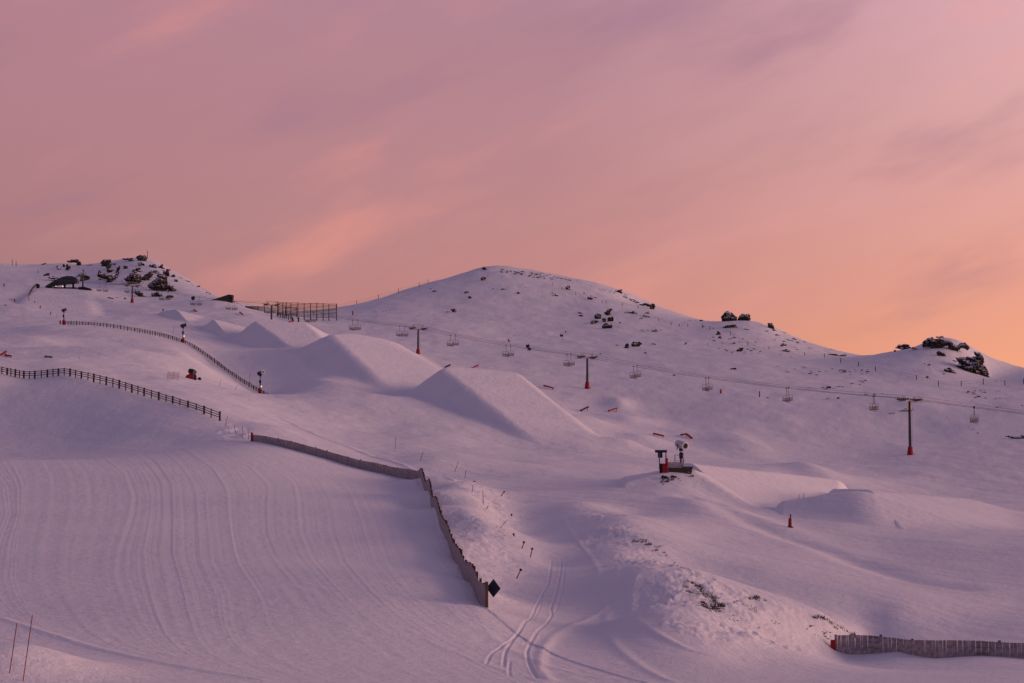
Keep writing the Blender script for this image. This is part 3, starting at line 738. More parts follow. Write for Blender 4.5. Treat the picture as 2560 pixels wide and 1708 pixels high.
for i, px in enumerate(LPX):
    u = ray(px, 850)[0]
    for side in (-1, 1):
        Y = 416.9/(.724+u); sft = 3.8*dv.y if side > 0 else 0
        p = Vector((LX(Y+sft), Y+sft, rope_z(Y+sft))) + nv*GAUGE*side
        o = proto if not used else copy_tree(proto, ptree); used = True
        o.location = p; o.rotation_euler = (0, 0, RZ + (PI if side > 0 else 0))
        rp = 'rear' if side > 0 else 'front'
        inb = [j for j, (ty, _) in enumerate(twn) if Y > ty]
        if not inb: lab = f'empty lift chair on the {rp} rope, right of the nearest lift tower'
        else:
            j = inb[-1]; prev = [q for q in LPX[:i] if 416.9/(.724+ray(q, 850)[0]) > twn[j][0]]
            lab = f'empty {rp} rope lift chair, {ORD[len(prev)]} to the left of the {twn[j][1]}'
        tag(o, lab, 'lift chair', 'chairs hanging on the chairlift')

# ------------------------------------------------------------------ fences
def walk(pts, step):
    """points every step metres along a polyline of ground points"""
    P = [Vector(p) for p in pts]; out = [P[0].copy()]; left = step
    for a, b in zip(P[:-1], P[1:]):
        L_ = (b-a).xy.length; d = left
        while d <= L_:
            out.append(a.lerp(b, d/L_)); d += step
        left = d - L_
    return out
def rail_fence(name, label, cat, base, H, rails, thick, rail_h, group=None, post_m='timber', top=.12, every=2):
    o = empty(name, base[0], label, cat, group); o0 = base[0]
    for i, p in enumerate(base):
        w = thick*(1.35 if i % every == 0 else .8); g = p - o0; lean = Vector((random.uniform(-.03,.03), random.uniform(-.03,.03), 0))
        MB().bar(g - Vector((0,0,.5)), g + Vector((0,0,H+random.uniform(-.02,top))) + lean, w, w*.9, Vector((0,1,0))).build('post', post_m, o)
    for k in range(rails):
        m = MB(); z = H*(k+.75)/(rails+.1)
        for a, b in zip(base[:-1], base[1:]):
            m.bar(a-o0+Vector((0,-thick*.5,z+random.uniform(-.02,.02))), b-o0+Vector((0,-thick*.5,z+random.uniform(-.02,.02))), .05, rail_h)
        m.build('rail', post_m, o)
    return o
cx1 = [-110,-60,-20,15,62,95,135,172,212,260,308,367,420,470,518,570,622,672,724,782,834,890,945,1005,1062,1120,1175,1230,1285,1350,1415,1480,1540,1605,1677,1750,1820,1883,1960]
f1x = [p[0] for p in FENCE1]
base = []
for c in cx1:
    px = c*.2578; D = np.interp(px, f1x, [p[2] for p in FENCE1]); u = ray(px, 880)[0]
    base.append(Vector((u*D, D, gz(u*D, D))))
rail_fence('rail_fence', 'dark timber post and rail fence along the bank top at far left', 'fence', base, 1.18, 3, .22, .13)
pts = []
for px, row, D in FENCE2:
    u = ray(px, row)[0]; pts.append(Vector((u*D, D, 0)))
base = walk(pts, 2.1); base = [Vector((p.x, p.y, gz(p.x, p.y))) for p in base]
base2 = base
rail_fence('rail_fence', 'long dark timber rail fence winding downhill past three snow guns', 'fence', base, 1.12, 3, .19, .12)
pts = [ground(*p) for p in ((636,727),(655,732),(670,735),(686,739))]
base = [Vector((p.x, p.y, gz(p.x, p.y))) for p in walk(pts, 1.9)]
rail_fence('rail_fence', 'short dark rail fence below the tall lattice drift fence', 'fence', base, 1.5, 3, .22, .14)
pts = [ground(*p, near=815) for p in ((66,690),(66,682),(70,672),(77,662),(82,658))]
rail_fence('rail_fence', 'short curved fence at the left edge of the lift station plateau', 'fence', walk(pts, 2.5), 1.2, 4, .12, .08)
def drift_fence(label, px0, px1, D, H0, rails, cxs, sag=0):
    o0 = W(px0, 720, D); o0.z = gz(o0.x, o0.y); o = empty('drift_fence', o0, label, 'drift fence', 'tall drift fences on the saddle')
    tops = []
    for px in cxs:
        u = ray(px, 710)[0]; x = u*D; y = D + (px-px0)*.05; zg_ = gz(x, y); tp = W(px, H0, D).z
        MB().bar(Vector((x, y, zg_-.5))-o0, Vector((x, y, tp+random.uniform(-.15,.35)))-o0, .28, .22, Vector((0,1,0))).build('post', 'timber', o)
        MB().tube(Vector((x, y+1.8, zg_-.4))-o0, Vector((x, y+.1, tp-1.2))-o0, .09, n=5).build('brace', 'timber', o)
        tops.append((x, y, zg_, tp))
    for k in range(rails):
        m = MB(); f = .16 + .82*k/(rails-1)
        for (xa, ya, za, ta), (xb, yb, zb, tb) in zip(tops[:-1], tops[1:]):
            m.bar(Vector((xa, ya-.15, za+(ta-za)*f+random.uniform(-.06,.06)))-o0, Vector((xb, yb-.15, zb+(tb-zb)*f+random.uniform(-.06,.06)))-o0,   .05, .20)
        if m.v: m.build('rail', 'timber', o)
cv = lambda c: c*.2578+459
drift_fence('tall timber lattice drift fence standing on the saddle against the sky', 637, 770, 768, 694, 11, [cv(c) for c in (690,735,765,805,865,920,975,1030,1085,1135,1203)])
drift_fence('lower timber lattice drift fence left of the tall one on the saddle', 563, 680, 782, 703, 6, [cv(c) for c in (405,460,512,567,625,690,750,845)])

def slat_fence(name, label, legs, H, red_end=True, bury=.25):
    o0 = legs[0][0].copy(); o = empty(name, o0, label, 'snow fence')
    for li, leg in enumerate(legs):
        sm = walk(leg, .5); zz_ = np.array([gz(p.x, p.y) for p in sm]); kk = np.ones(17)/17
        zz_ = np.convolve(np.pad(zz_, 8, mode='reflect', reflect_type='odd'), kk, mode='valid') if len(zz_) > 20 else zz_
        ztop = lambda d: float(np.interp(d, np.arange(len(zz_))*.5, zz_))
        ps = walk(leg, .115); m = MB()
        for i, p in enumerate(ps):
            t = i*.115; z = ztop(t);  a = ps[min(i+1, len(ps)-1)]-ps[max(i-1, 0)]; ang = math.atan2(a.y, a.x)
            hh = H + .03*math.sin(t*.9) + .06*float(vnoise(t*.2, 7.3+li, 5)); j = random.uniform(-.015,.015)
            R = Matrix.Rotation(ang, 3, 'Z') @ Matrix.Rotation(random.uniform(-.03,.03), 3, 'Y')
            m.box(Vector((p.x, p.y, z+hh/2-.4))-o0, (.111,.014,hh+.8+j), R)
        m.build('slat_panel', 'slat', o)
        m = MB(); pw = walk(leg, 1.0)
        for f in (.25, .6, .9):
            m.path([Vector((p.x, p.y+.02, ztop(i_*1.0)+H*f))-o0 for i_, p in enumerate(pw)], .012, 4)
        m.build('wire', 'rope', o)
        n_ = Vector((1,0,0)) if li else Vector((0,1,0))
        for i, p in enumerate(walk(leg, 2.9)):
            g = Vector((p.x, p.y, ztop(i*2.9)))-o0 + n_*.13
            MB().bar(g-Vector((0,0,.5)), g+Vector((random.uniform(-.04,.04),0,H+random.choice((.02,.04,.08,.16)) if li else H+random.choice((.0,.05,.12)))), .14, .14, Vector((0,1,0))).build('post', 'timber', o)
    return o, o0
def leg_pts(l):
    out = []
    for px, row, D in l:
        u = ray(px, row)[0]; out.append(Vector((u*D, D, gz(u*D, D))))
    return out
LEG1 = leg_pts([(580,1016,285),(640,1027,281),(700,1040,277),(760,1056,272),(800,1070,268),(880,1087,262),(960,1101,255)])
LEG2 = leg_pts([(960,1101,255),(975,1132,224),(989,1167,198),(1010,1214,172),(1032,1262,151),(1057,1311,132),(1087,1355,115),(1115,1396,103.3)])
o, o0 = slat_fence('slat_fence', 'long grey slatted snow fence bending sharply down to the foreground', [LEG1, LEG2], 1.22)
p = LEG1[0]-o0; MB().box(p+Vector((-.15,0,.6)), (.3,.3,1.9)).build('end_post', 'red', o, bevel=.04, label='red padded end post')
pe = LEG2[-1]; g = pe-o0
MB().bar(g+Vector((.05,-.15,-.5)), g+Vector((.05,-.15,1.42)), .17, .17, Vector((0,1,0))).build('end_post', 'post', o, bevel=.02, label='square brown end post')
s = empty('diamond_sign', pe+Vector((.28,.12,.98)), 'black diamond shaped board on the near end post of the slatted fence', 'sign', rz=math.radians(-38))
R = Matrix.Rotation(PI/4, 3, 'Y')
MB().box((.16,0,.08), (.70,.035,.70), R).build('board', 'navy', s, bevel=.01)
MB().box((.16,.03,.08), (.6,.02,.07)).build('batten', 'timber', s)
LEG3 = leg_pts(FENCE3)
o, o0 = slat_fence('slat_fence', 'grey slatted snow fence half buried in the lower right corner', [LEG3], 1.02)
MB().box((-.22,0,.25), (.30,.28,.9)).build('end_post', 'red', o, bevel=.03, label='stubby red padded end post')

# wire fences on the hill: posts with strands
def wire_fence(label, pts, H=1.5, near=None):
    base = [ground(px, row, near=nr) for px, row, nr in pts]; o = empty('wire_fence', base[0], label, 'wire fence'); o0 = base[0].copy()
    for i, b in enumerate(base):
        ln = Vector((random.uniform(-.12,.12), 0, 0))
        MB().bar(b-o0-Vector((0,0,.4)), b-o0+Vector((0,0,H*random.uniform(.9,1.1)))+ln, .20, .20, Vector((0,1,0))).build('post', 'timber', o)
    for f in (.45, .88):
        m = MB()
        for a, b in zip(base[:-1], base[1:]):
            k = 6; ps = []
            for t in range(k+1):
                q = a.lerp(b, t/k); q.z += H*f - .25*4*(t/k)*(1-t/k)*.6; ps.append(q-o0)
            m.path(ps, .022, 4)
        m.build('wire', 'rope', o)
c3 = lambda x, y: (x*.2578+918, y*.2578+578.3); c4 = lambda x, y: (x*.2578+1377, y*.2578+624.2); c5 = lambda x, y: (x*.2578+1744.2, y*.2578+716)
c2 = lambda x, y: (x*.2578+459, y*.2578+596.7)
wf = [c3(x, y)+(880,) for x, y in ((1355,305),(1440,342),(1565,388),(1700,418),(1797,458),(1835,458),(1980,480))] + \
     [c4(x, y)+(760,) for x, y in ((338,325),(430,378),(522,442),(632,475),(706,490),(780,492),(912,508),(980,518),(1162,557),(1315,656),(1505,700),(1825,752),(2000,765))] + \
     [c5(x, y)+(640,) for x, y in ((718,450),(878,488),(1030,525),(1393,605),(1587,655),(1792,660),(1987,640),(2180,652),(2345,640),(2500,630))]
wire_fence('long wire fence on dark posts crossing the right flank of the hill', wf)
wire_fence('wire fence on thin posts climbing the left skyline of the round hill', [c2(x, y)+(890,) for x, y in ((1210,436),(1395,388),(1588,346),(1768,290),(1950,238),(2030,212))], 1.9)

# ------------------------------------------------------------------ snow guns
def snow_gun(label, base, H, yaw, tilt=.25, barrel=1.9, r=.5, lamp=True, padded=True, head='paint', ring='white', foot=True):
    t = empty('snow_gun', base, label, 'snow gun', 'fan snow guns')
    m = MB().rings((0,0,-.4), (0,0,1), [(0,.20),(H*.5,.18),(H*.98,.13),(H+.4,.12)], 10)
    m.build('pole', 'steel', t, True)
    if padded:
        MB().rings((0,0,-.3), (0,0,1), [(0,.52),(.6,.50),(1.6,.44),(1.75,.3)], 10).build('base_padding', 'red', t, True)
    d = Vector((math.cos(yaw)*math.cos(tilt), math.sin(yaw)*math.cos(tilt), math.sin(tilt)))
    c = Vector((0,0,H+.4+r))
    b = MB().rings(c-d*barrel*.5, d, [(0,r*.72),(.12,r*.95),(barrel*.35,r*1.04),(barrel*.7,r),(barrel,r*.92)], 20)
    bo = b.build('barrel', head, t, True)
    MB().rings(c+d*barrel*.42, d, [(0,r*.95),(.02,r*1.12),(.24,r*1.12),(.26,r*.8),(.1,r*.7)], 20, cap=False).build('nozzle_ring', ring, bo, True)
    MB().rings(c+d*barrel*.501, d, [(0,r*.86),(.02,r*.86)], 16).build('fan_opening', 'black', bo)
    MB().bar(c-Vector((0,0,r+.35)), c-Vector((0,0,r-.1)), .5, .5).bar(c+d.cross(Vector((0,0,1))).normalized()*(r+.12)+Vector((0,0,-r-.15)), c+d.cross(Vector((0,0,1))).normalized()*(r+.12)+Vector((0,0,.1)), .1, .2).bar(c-d.cross(Vector((0,0,1))).normalized()*(r+.12)+Vector((0,0,-r-.15)), c-d.cross(Vector((0,0,1))).normalized()*(r+.12)+Vector((0,0,.1)), .1, .2).build('yoke', 'navy', t)
    MB().box((.0,-.36,H*.72), (.55,.35,.8)).build('control_box', 'navy', t, bevel=.04)
    h = MB().path([(.12,-.25,H*.66),(.35,-.3,H*.4),(.2,-.2,H*.15),(.3,0,.1)], .05, 6); h.build('hose', 'black', t)
    if lamp:
        l = MB().rings((.34,-.32,1.95), (0,0,1), [(0,.05),(.04,.13),(.28,.13),(.34,.05)], 10); l.build('lamp', 'lamp', t, True)
        MB().tube((0,0,2.0), (.34,-.32,2.0), .035, n=5).build('lamp_arm', 'steel', t)
    return t
def on(px, row, near=None): return ground(px, row, near=near)
g1 = W(597, 910, 492); g1.z = gz(g1.x, g1.y)
snow_gun('snow gun on a steel pole at the lower end of the winding fence', g1, 4.7, math.radians(-35), .28, 1.7, .52)
g2 = W(420, 788, 568); g2.z = gz(g2.x, g2.y)
snow_gun('snow gun on a pole halfway down the winding fence, tilted dark barrel', g2, 4.4, math.radians(10), .30, 1.7, .5, ring='steel')
g3 = W(146, 744, 640); g3.z = gz(g3.x, g3.y)
snow_gun('snow gun at the upper left end of the winding fence', g3, 4.0, math.radians(30), .3, 1.5, .48, lamp=False, ring='steel')
# gun on the mound at the right
pg = ground(1559, 1079, near=254); pg.z -= .1
pl = empty('gun_platform', pg, 'timber and concrete platform of the big snow gun on the right mound', 'platform')
MB().prism([(-1.55,-1.0),(1.35,-1.0),(1.75,.55),(-1.6,.55)], -.9, 1.2).build('base', 'timber', pl, bevel=.04)
m = MB()
for k in range(14): m.box((-1.5+k*.13,-.93,.75), (.11,.04,.75))
m.build('board_panel', 'slat', pl)
m = MB()
for x, y in ((-.55,-.7),(-.55,.9),(.4,-.7)): m.tube((x,y,.5), (x,y,2.1), .03, n=5)
m.path([(-.55,.9,2.05),(-.55,-.7,2.05),(.4,-.7,2.05)], .03, 5); m.path([(-.55,-.7,1.3),(.4,-.7,1.3)], .025, 5); m.build('handrail', 'steel', pl)
MB().box((-1.95,-.9,-.05), (.75,.6,2.0)).box((-1.75,-.95,1.2), (.34,.5,.9)).build('padding', 'red', pl, bevel=.06)
MB().box((-2.35,-.7,.0), (.6,.6,1.9)).build('cabinet', 'black', pl, bevel=.03)
sg = snow_gun('big white barrelled snow gun on the platform of the right mound', pg+Vector((.25,.1,.55)), 2.0, math.radians(-58), -.22, 1.75, .50, lamp=False, padded=False, head='white', ring='white')
hd = empty('hydrant_shelter', pg+Vector((-2.3,-.5,.8)), 'dark open frame with a flat board top beside the big snow gun', 'shelter')
MB().box((-.15,0,1.75), (1.55,.7,.34)).build('top', 'navy', hd, bevel=.03)
MB().box((-.25,0,1.25), (.6,.45,.7)).build('meter_box', 'navy', hd, bevel=.03)
for x, y in ((.5,-.25),(.5,.25),(-.35,-.25),(-.35,.25)): MB().bar((x,y,-.6), (x,y,1.7), .09, .09, Vector((0,1,0))).build('leg', 'steel', hd)
# gun lying on the slope left of centre, with its red pad
pm = ground(440, 871, near=402)
mg = empty('ground_snow_gun', pm, 'dark snow gun on a low sled behind a red pad, between the two rail fences', 'snow gun')
MB().prism([(-1.35,-.4),(.55,-.4),(.55,1.0),(.15,1.55),(-.1,1.5),(-1.3,.75)], -.5, .3).build('padding', 'red', mg, bevel=.08)
MB().rings((.0,.1,1.75), (.75,-.5,-.25), [(-.8,.3),(-.65,.55),(0,.62),(.7,.55),(.72,.4)], 16).build('barrel', 'black', mg, True)
MB().rings((.55,-.2,1.5), (.75,-.5,-.25), [(0,.5),(.02,.62),(.12,.62),(.14,.4)], 16).build('nozzle_ring', 'paint', mg, True)
MB().bar((-.9,.1,.9), (.9,.2,1.9), .3, .22).box((.75,0,.45), (.5,.7,1.1)).build('engine_box', 'navy', mg, bevel=.04)
m = MB().bar((.2,-.3,-.1), (1.9,-.3,.2), .12, .12).bar((.2,.4,-.1), (1.9,.4,.2), .12, .12).tube((1.75,-.5,.15), (1.75,.6,.15), .32, n=12); m.build('sled', 'black', mg)
nt_ = empty('marker_net', ground(397, 871, near=400), 'small red safety net on slanted poles left of the sled snow gun', 'safety net')
m = MB()
for k in range(7):
    z = .25+k*.2; m.bar((-1.2,0,z-.1), (1.1,0,z), .015, .03)
for k in range(9): m.bar((-1.1+k*.27,0,.1), (-1.0+k*.27,0,1.45), .015, .03)
m.build('net', 'orange', nt_)
for x in (-1.2, 0, 1.1): MB().tube((x-.1,0,-.2), (x+.25,0,1.75), .035, n=6).build('pole', 'orange', nt_)
# two machines on the horizon at the left
for lab, px, row, nr, y in (('small dark snow gun at the left edge of the lift station plateau', 87, 661, 835, 2.6), ('small blue snow gun left of the dark shed on the skyline', 443, 690, 790, .4)):
    p = ground(px, row, near=nr); t = empty('ground_snow_gun', p, lab, 'snow gun', rz=0)
    mt_ = 'navy' if 'blue' in lab else 'black'
    d = Vector((math.cos(y), math.sin(y)*.4, .45))
    MB().rings((0,0,1.15), d, [(-.8,.4),(-.6,.62),(.5,.66),(.8,.55)], 14).build('barrel', mt_, t, True)
    MB().box((0,0,.4), (1.1,.8,.7)).build('engine_box', mt_, t, bevel=.05)
    MB().bar((-1.1,-.4,0), (1.1,-.4,0), .1, .12).bar((-1.1,.4,0), (1.1,.4,0), .1, .12).build('sled', 'black', t)

# ------------------------------------------------------------------ buildings and masts of the lift
b = W(143, 667, 846); b.z = gz(b.x, b.y)-.3; u1 = F/846
st_o = empty('lift_station', b, 'dark curved lift station on the plateau below the rocky peak', 'lift station', rz=0)
prof = [(-7.4,.6),(-6.2,1.5),(-4.2,2.7),(-2.0,3.9),(.2,4.9),(2.2,5.35),(4.4,5.3),(6.2,4.7),(6.9,3.9),(6.9,2.3),(-1.5,1.5),(-7.2,.3)]
MB().prism(prof, -1.8, 2.2).build('shell', 'paint', st_o, bevel=.08)
MB().prism([(-5.6,1.15),(-2.6,2.75),(-1.2,2.75),(-1.2,1.95)], -1.86, -1.81).build('window', 'glass', st_o)
MB().prism([(.4,2.3),(.4,4.3),(5.8,4.3),(6.4,3.6),(6.4,2.6)], -1.86, -1.81).build('window', 'glass', st_o)
m = MB()
for x in np.linspace(.6, 6.2, 8): m.box((x,-1.9,3.3), (.10,.10,2.2))
m.box((3.3,-1.93,3.2), (5.8,.08,.12)); m.build('mullions', 'steel', st_o)
for x in (-3.0, 1.0, 4.8): MB().box((x,.2,.6), (.7,1.2,3.6)).build('leg', 'black', st_o)
MB().box((0,.5,-.1), (13.6,5.5,.6)).build('deck', 'black', st_o, bevel=.05)
for x in (-2.3, .7): MB().rings((x,-2.3,.62), (0,-1,-.3), [(0,.10),(.06,.19),(.2,.19),(.24,.1)], 10).build('lamp', 'lamp', st_o)
p = W(190, 667, 842); p.z = gz(p.x, p.y)-.2
ms = empty('station_mast', p, 'dark steel mast with crossbars at the right end of the lift station', 'mast', rz=RZ)
MB().rings((0,0,-.5), (0,0,1), [(0,.38),(5.5,.3),(7.6,.24)], 10).build('pole', 'paint', ms, True)
m = MB()
for z, w in ((6.2,4.2),(7.2,3.0),(4.9,3.2)): m.box((0,0,z), (w,.26,.26))
m.build('crossbars', 'paint', ms)
MB().tube((.1,0,7.4), (.1,0,9.0), .09, n=6).box((.1,0,8.4), (.55,.4,.6)).build('anemometer', 'black', ms)
p2 = empty('ramp', p+Vector((.4,-.3,0)), 'dark unloading ramp sloping off beside the station mast', 'ramp')
MB().prism([(-2.2,-.2),(3.6,-.4),(3.4,.15),(.6,1.0),(-2.2,.9)], -1.2, 1.4).build('deck', 'black', p2, bevel=.04)
p = W(510, 692, 790); p.z = W(510, 694, 790).z
hu = empty('shed', p, 'dark wedge shaped shed on the skyline left of the drift fences', 'shed')
MB().prism([(-4.6,-1.2),(4.3,-1.4),(4.6,2.75),(2.9,3.0),(-4.4,.55)], -1.6, 1.8).build('wall', 'clad', hu)
MB().bar((-4.55,0,.62), (2.95,0,3.05), 3.7, .10).bar((2.9,0,3.05), (4.75,0,2.80), 3.7, .10).build('roof', 'black', hu)
MB().box((3.75,-1.65,.6), (1.3,.08,2.6)).build('door', 'black', hu)
m = MB().path([(4.6,.5,-.6),(8.8,.5,-2.6)], .10, 5); m.path([(4.6,.5,.5),(8.8,.5,-1.5)], .06, 5)
for k in range(4): m.tube((4.9+k*1.2,.5,-.9-k*.55), (4.9+k*1.2,.5,.3-k*.55), .05, n=5)
m.build('handrail', 'timber', hu)

# ------------------------------------------------------------------ posts, poles and rails
def post(name, label, cat, base, top, D, r, m, group=None, disc=None, parts=True, sink=.2):
    g = ground(*base, near=D); q = W(top[0], top[1], g.y) - g
    o = empty(name, g, label, cat, group)
    MB().tube(-q*.12, q, r, r*.85, 7).build('shaft', m, o)
    if disc:
        d = q.normalized(); MB().rings(q-d*disc*1.2, d, [(0,disc*.5),(disc*.2,disc),(disc*1.5,disc),(disc*1.8,disc*.4)], 10).build('cap', 'navy', o)
    return o
gp = 'orange markers along the road'
for base_, top_, D, lab in (((1150,1139),(1157.5,1128),235,'leaning orange marker with dark cap, farthest up the road'),
    ((1174,1188),(1174,1180.5),192,'upright orange marker with dark cap beside the bend of the bright bank'),
    ((1181,1233),(1178.5,1225.5),172,'very short orange marker with dark cap at the tip of the bank ridge'),
    ((1197.5,1260),(1202.6,1244),150,'leaning orange marker where the bank ridge meets the road, left of a taller one'),
    ((1217,1280),(1221.5,1259),142,'tall orange marker with dark cap closest to the groomed road'),
    ((1185,1329),(1195.5,1307),131,'orange marker with blue cap leaning on the bank near the diamond sign')):
    post('road_marker', lab, 'marker', base_, top_, D, .062 if D > 160 else .05, 'orange', gp, .10)
gp = 'thin poles standing in the snow'
for base_, top_, D, lab in (
    ((1043,1084),(1052,1059),275,'thin leaning pole above the bend of the slatted fence, left of another'),
    ((1066.5,1098),(1069,1080),262,'thin upright pole at the top of the bright bank, right of a leaning one'),
    ((1083,1131),(1086,1113),228,'thin pole on the bright bank just below the bank top stone'),
    ((1109,1157),(1108,1126),214,'bent thin pole in the middle of the bright bank'),
    ((1115,1171),(1121,1160),205,'short thin pole leaning in the lower part of the bright bank'),
    ((1146,1214),(1164.5,1193),176,'thin pole leaning far over beside the shadowed track'),
    ((906.5,1032),(908.5,1006),312,'lone thin pole on the piste edge above the slatted fence middle'),
    ((965,1057),(971,1037),288,'thin pole on the piste edge directly above the slatted fence bend'),
    ((517,978),(523,954),312,'thin leaning pole nearest the end of the left rail fence'),
    ((541,996),(537.5,975),302,'thin pole leaning left between the rail fence end and the slatted fence'),
    ((556,1009),(556,978),295,'taller upright thin pole near the red end post of the slatted fence'),
    ((570,1012.5),(570,988),292,'thin upright pole right beside the red end post of the slatted fence'),
    ((573.6,881),(573.6,855),500,'thin upright pole just left of the lowest pole mounted snow gun'),
    ((503,886),(508,870.5),440,'short thin pole leaning right, downhill of the winding fence, left of its twin'),
    ((540,895),(545,883),430,'short thin pole leaning right below the lowest part of the winding fence'),
    ((182.5,825),(180,816),430,'short thin pole on the mound above the left rail fence'),
    ((397,765),(398,749),620,'thin pole behind the winding fence left of its middle snow gun'),
    ((1833,1146),(1834,1134.6),262,'left of two short thin poles beside the smooth take-off mound'),
    ((1844,1145),(1845,1133),262,'right of two short thin poles beside the smooth take-off mound'),
    ((130,730),(131,718),690,'thin pole uphill of the snow gun at the top of the winding fence')):
    post('thin_pole', lab, 'pole', base_, top_, D, .034 if D > 200 else .022, 'timber', gp)
for base_, top_, D, lab in (((138.5,744),(138.5,735.5),640,'left of two red padded posts at the upper end of the winding fence'),
    ((148,745),(148,736),640,'right of two red padded posts at the foot of the top snow gun'),
    ((33.5,692),(33.5,686),800,'tiny red padded post on the slope at the far left'),
    ((1654,903),(1654,893.5),545,'red padded post right of a lift chair on the lower hill'),
    ((809.6,722),(809.6,714),800,'small dark red post on the saddle left of the round hill')):
    post('padded_post', lab, 'padded post', base_, top_, D, .30, 'red', 'red padded posts on the slopes')
for base_, top_, D, lab in (((28,609),(28,595),1000,'taller of two wooden posts on the skyline at the far left'), ((37,610),(37,600),1000,'shorter of two wooden posts on the skyline at the far left'),
    ((339,591),(338,575),1000,'thin mast on the summit of the rocky peak'), ((1743,911),(1743,898),545,'dark post on the lower hill between two lift chairs'),
    ((80,695),(80,690.5),800,'uppermost dark stake along the gully left of the plateau'), ((92,709),(93,701),740,'middle dark stake along the gully left of the plateau'), ((116,724),(117,715),700,'lower dark stake along the gully left of the plateau'), ((88,628),(87,620),960,'dark stake on the snowy shoulder above the lift station')):
    post('wooden_post', lab, 'post', base_, top_, D, .17, 'timber', 'dark wooden posts')
g = ground(1813, 1209, near=205); o = empty('padded_post', g, 'big red padded post with a dark base on the bench below the take-off mound', 'padded post', 'red padded posts on the slopes')
MB().rings((0,0,-.1), (.02,0,1), [(0,.19),(.3,.20),(1.0,.17),(1.02,.10)], 12).build('padding', 'red', o, True)
MB().tube((.06,0,.9), (.08,0,1.36), .075, n=8).build('pole', 'black', o)
MB().rings((0,0,-.12), (0,0,1), [(0,.36),(.12,.36),(.16,.2)], 12).build('base', 'black', o)
# two striped poles in the near left corner
for base_, top_, lab in (((22,1545),(39,1430),'shorter left pole of the two leaning striped poles in the near corner'), ((53,1562),(74.5,1412),'taller right pole of the two leaning striped poles in the near corner')):
    g = ground(*base_, near=61); q = W(top_[0], top_[1], g.y)-g; o = empty('striped_pole', g, lab, 'pole', 'leaning striped poles')
    MB().tube(-q*.15, q, .014, .012, 8).build('shaft', 'navy', o)
    for a, b in ((.0,.20),(.24,.42),(.62,.74),(.86,1.0)): MB().tube(q*a, q*b, .0165, .0145, 8).build('band', 'orange', o)
def jib(label, a, b, D, m, lift=(.4,.4), w=.5, kink=None):
    pa = ground(*a, near=D); pb = ground(*b, near=D)
    if abs(pa.y-pb.y) > 9: pb = W(b[0], b[1], pa.y - 4*(1 if b[1] > a[1] else -1)); pb.z = max(pb.z, gz(pb.x, pb.y)+.1)
    mid = (pa+pb)/2; o = empty('jib_rail', mid, label, 'park rail', 'rails and boxes of the snow park')
    A_ = pa-mid+Vector((0,0,lift[0])); B_ = pb-mid+Vector((0,0,lift[1]))
    m_ = MB()
    if kink:
        K_ = W(kink[0], kink[1], mid.y)-mid; m_.bar(A_, K_, w, .34).bar(K_, B_, w, .34); pts_ = (A_, K_, B_)
    else: m_.bar(A_, B_, w, .34); pts_ = (A_, B_)
    m_.build('slide', m, o, bevel=.03)
    for q in pts_:
        zg_ = gz(q.x+mid.x, q.y+mid.y)-mid.z
        MB().bar((q.x*.86, q.y*.86, zg_-.4), (q.x*.86, q.y*.86, q.z-.1), .12, .3, Vector((0,1,0))).build('leg', 'black', o)
jib('dark red straight box on the slope right of the largest jump, below a tower', (1248,888), (1270,901), 520, 'red')
jib('dark rail rising to the right behind the foot of the largest jump landing', (1333,943), (1350,940), 460, 'black', (.1,.7))
jib('red rail rising to the right, right of a similar dark rail', (1396,944), (1416,942), 460, 'red', (.1,.6))
jib('straight red box sloping down right, left of the bent red one', (1500,999), (1523,1015), 360, 'red')
jib('bent red box with a peak in the middle behind the snow gun mound', (1563,1000), (1588,1008), 365, 'red', (.2,.2), .55, (1575,996))
jib('small red rail sticking up behind the top of the largest jump', (1083,845), (1097,842), 560, 'red', (.0,.5))
jib('thin dark rail behind the left shoulder of the largest jump', (1020,844), (1033,841), 560, 'black', (.0,.5))
jib('short red rail at the extreme left above the rail fence, upper of a pair', (2,817), (14,813), 430, 'red', (.2,.6))
jib('short dark red box at the extreme left, lower of a pair', (12,819), (25,825), 425, 'red')
jib('dark straight box above the left rail fence, right of the red pair', (104,822), (118,830), 425, 'navy')
jib('tiny dark red rail between the smallest jumps and the shed', (445,713), (451,717), 720, 'red')
jib('tiny red rail under a chair below the shed', (550,719), (557,724), 740, 'red')
jib('tiny red rail on top of the flat topped jump beside a tower', (664,740), (674,739), 690, 'red', (.2,.3))

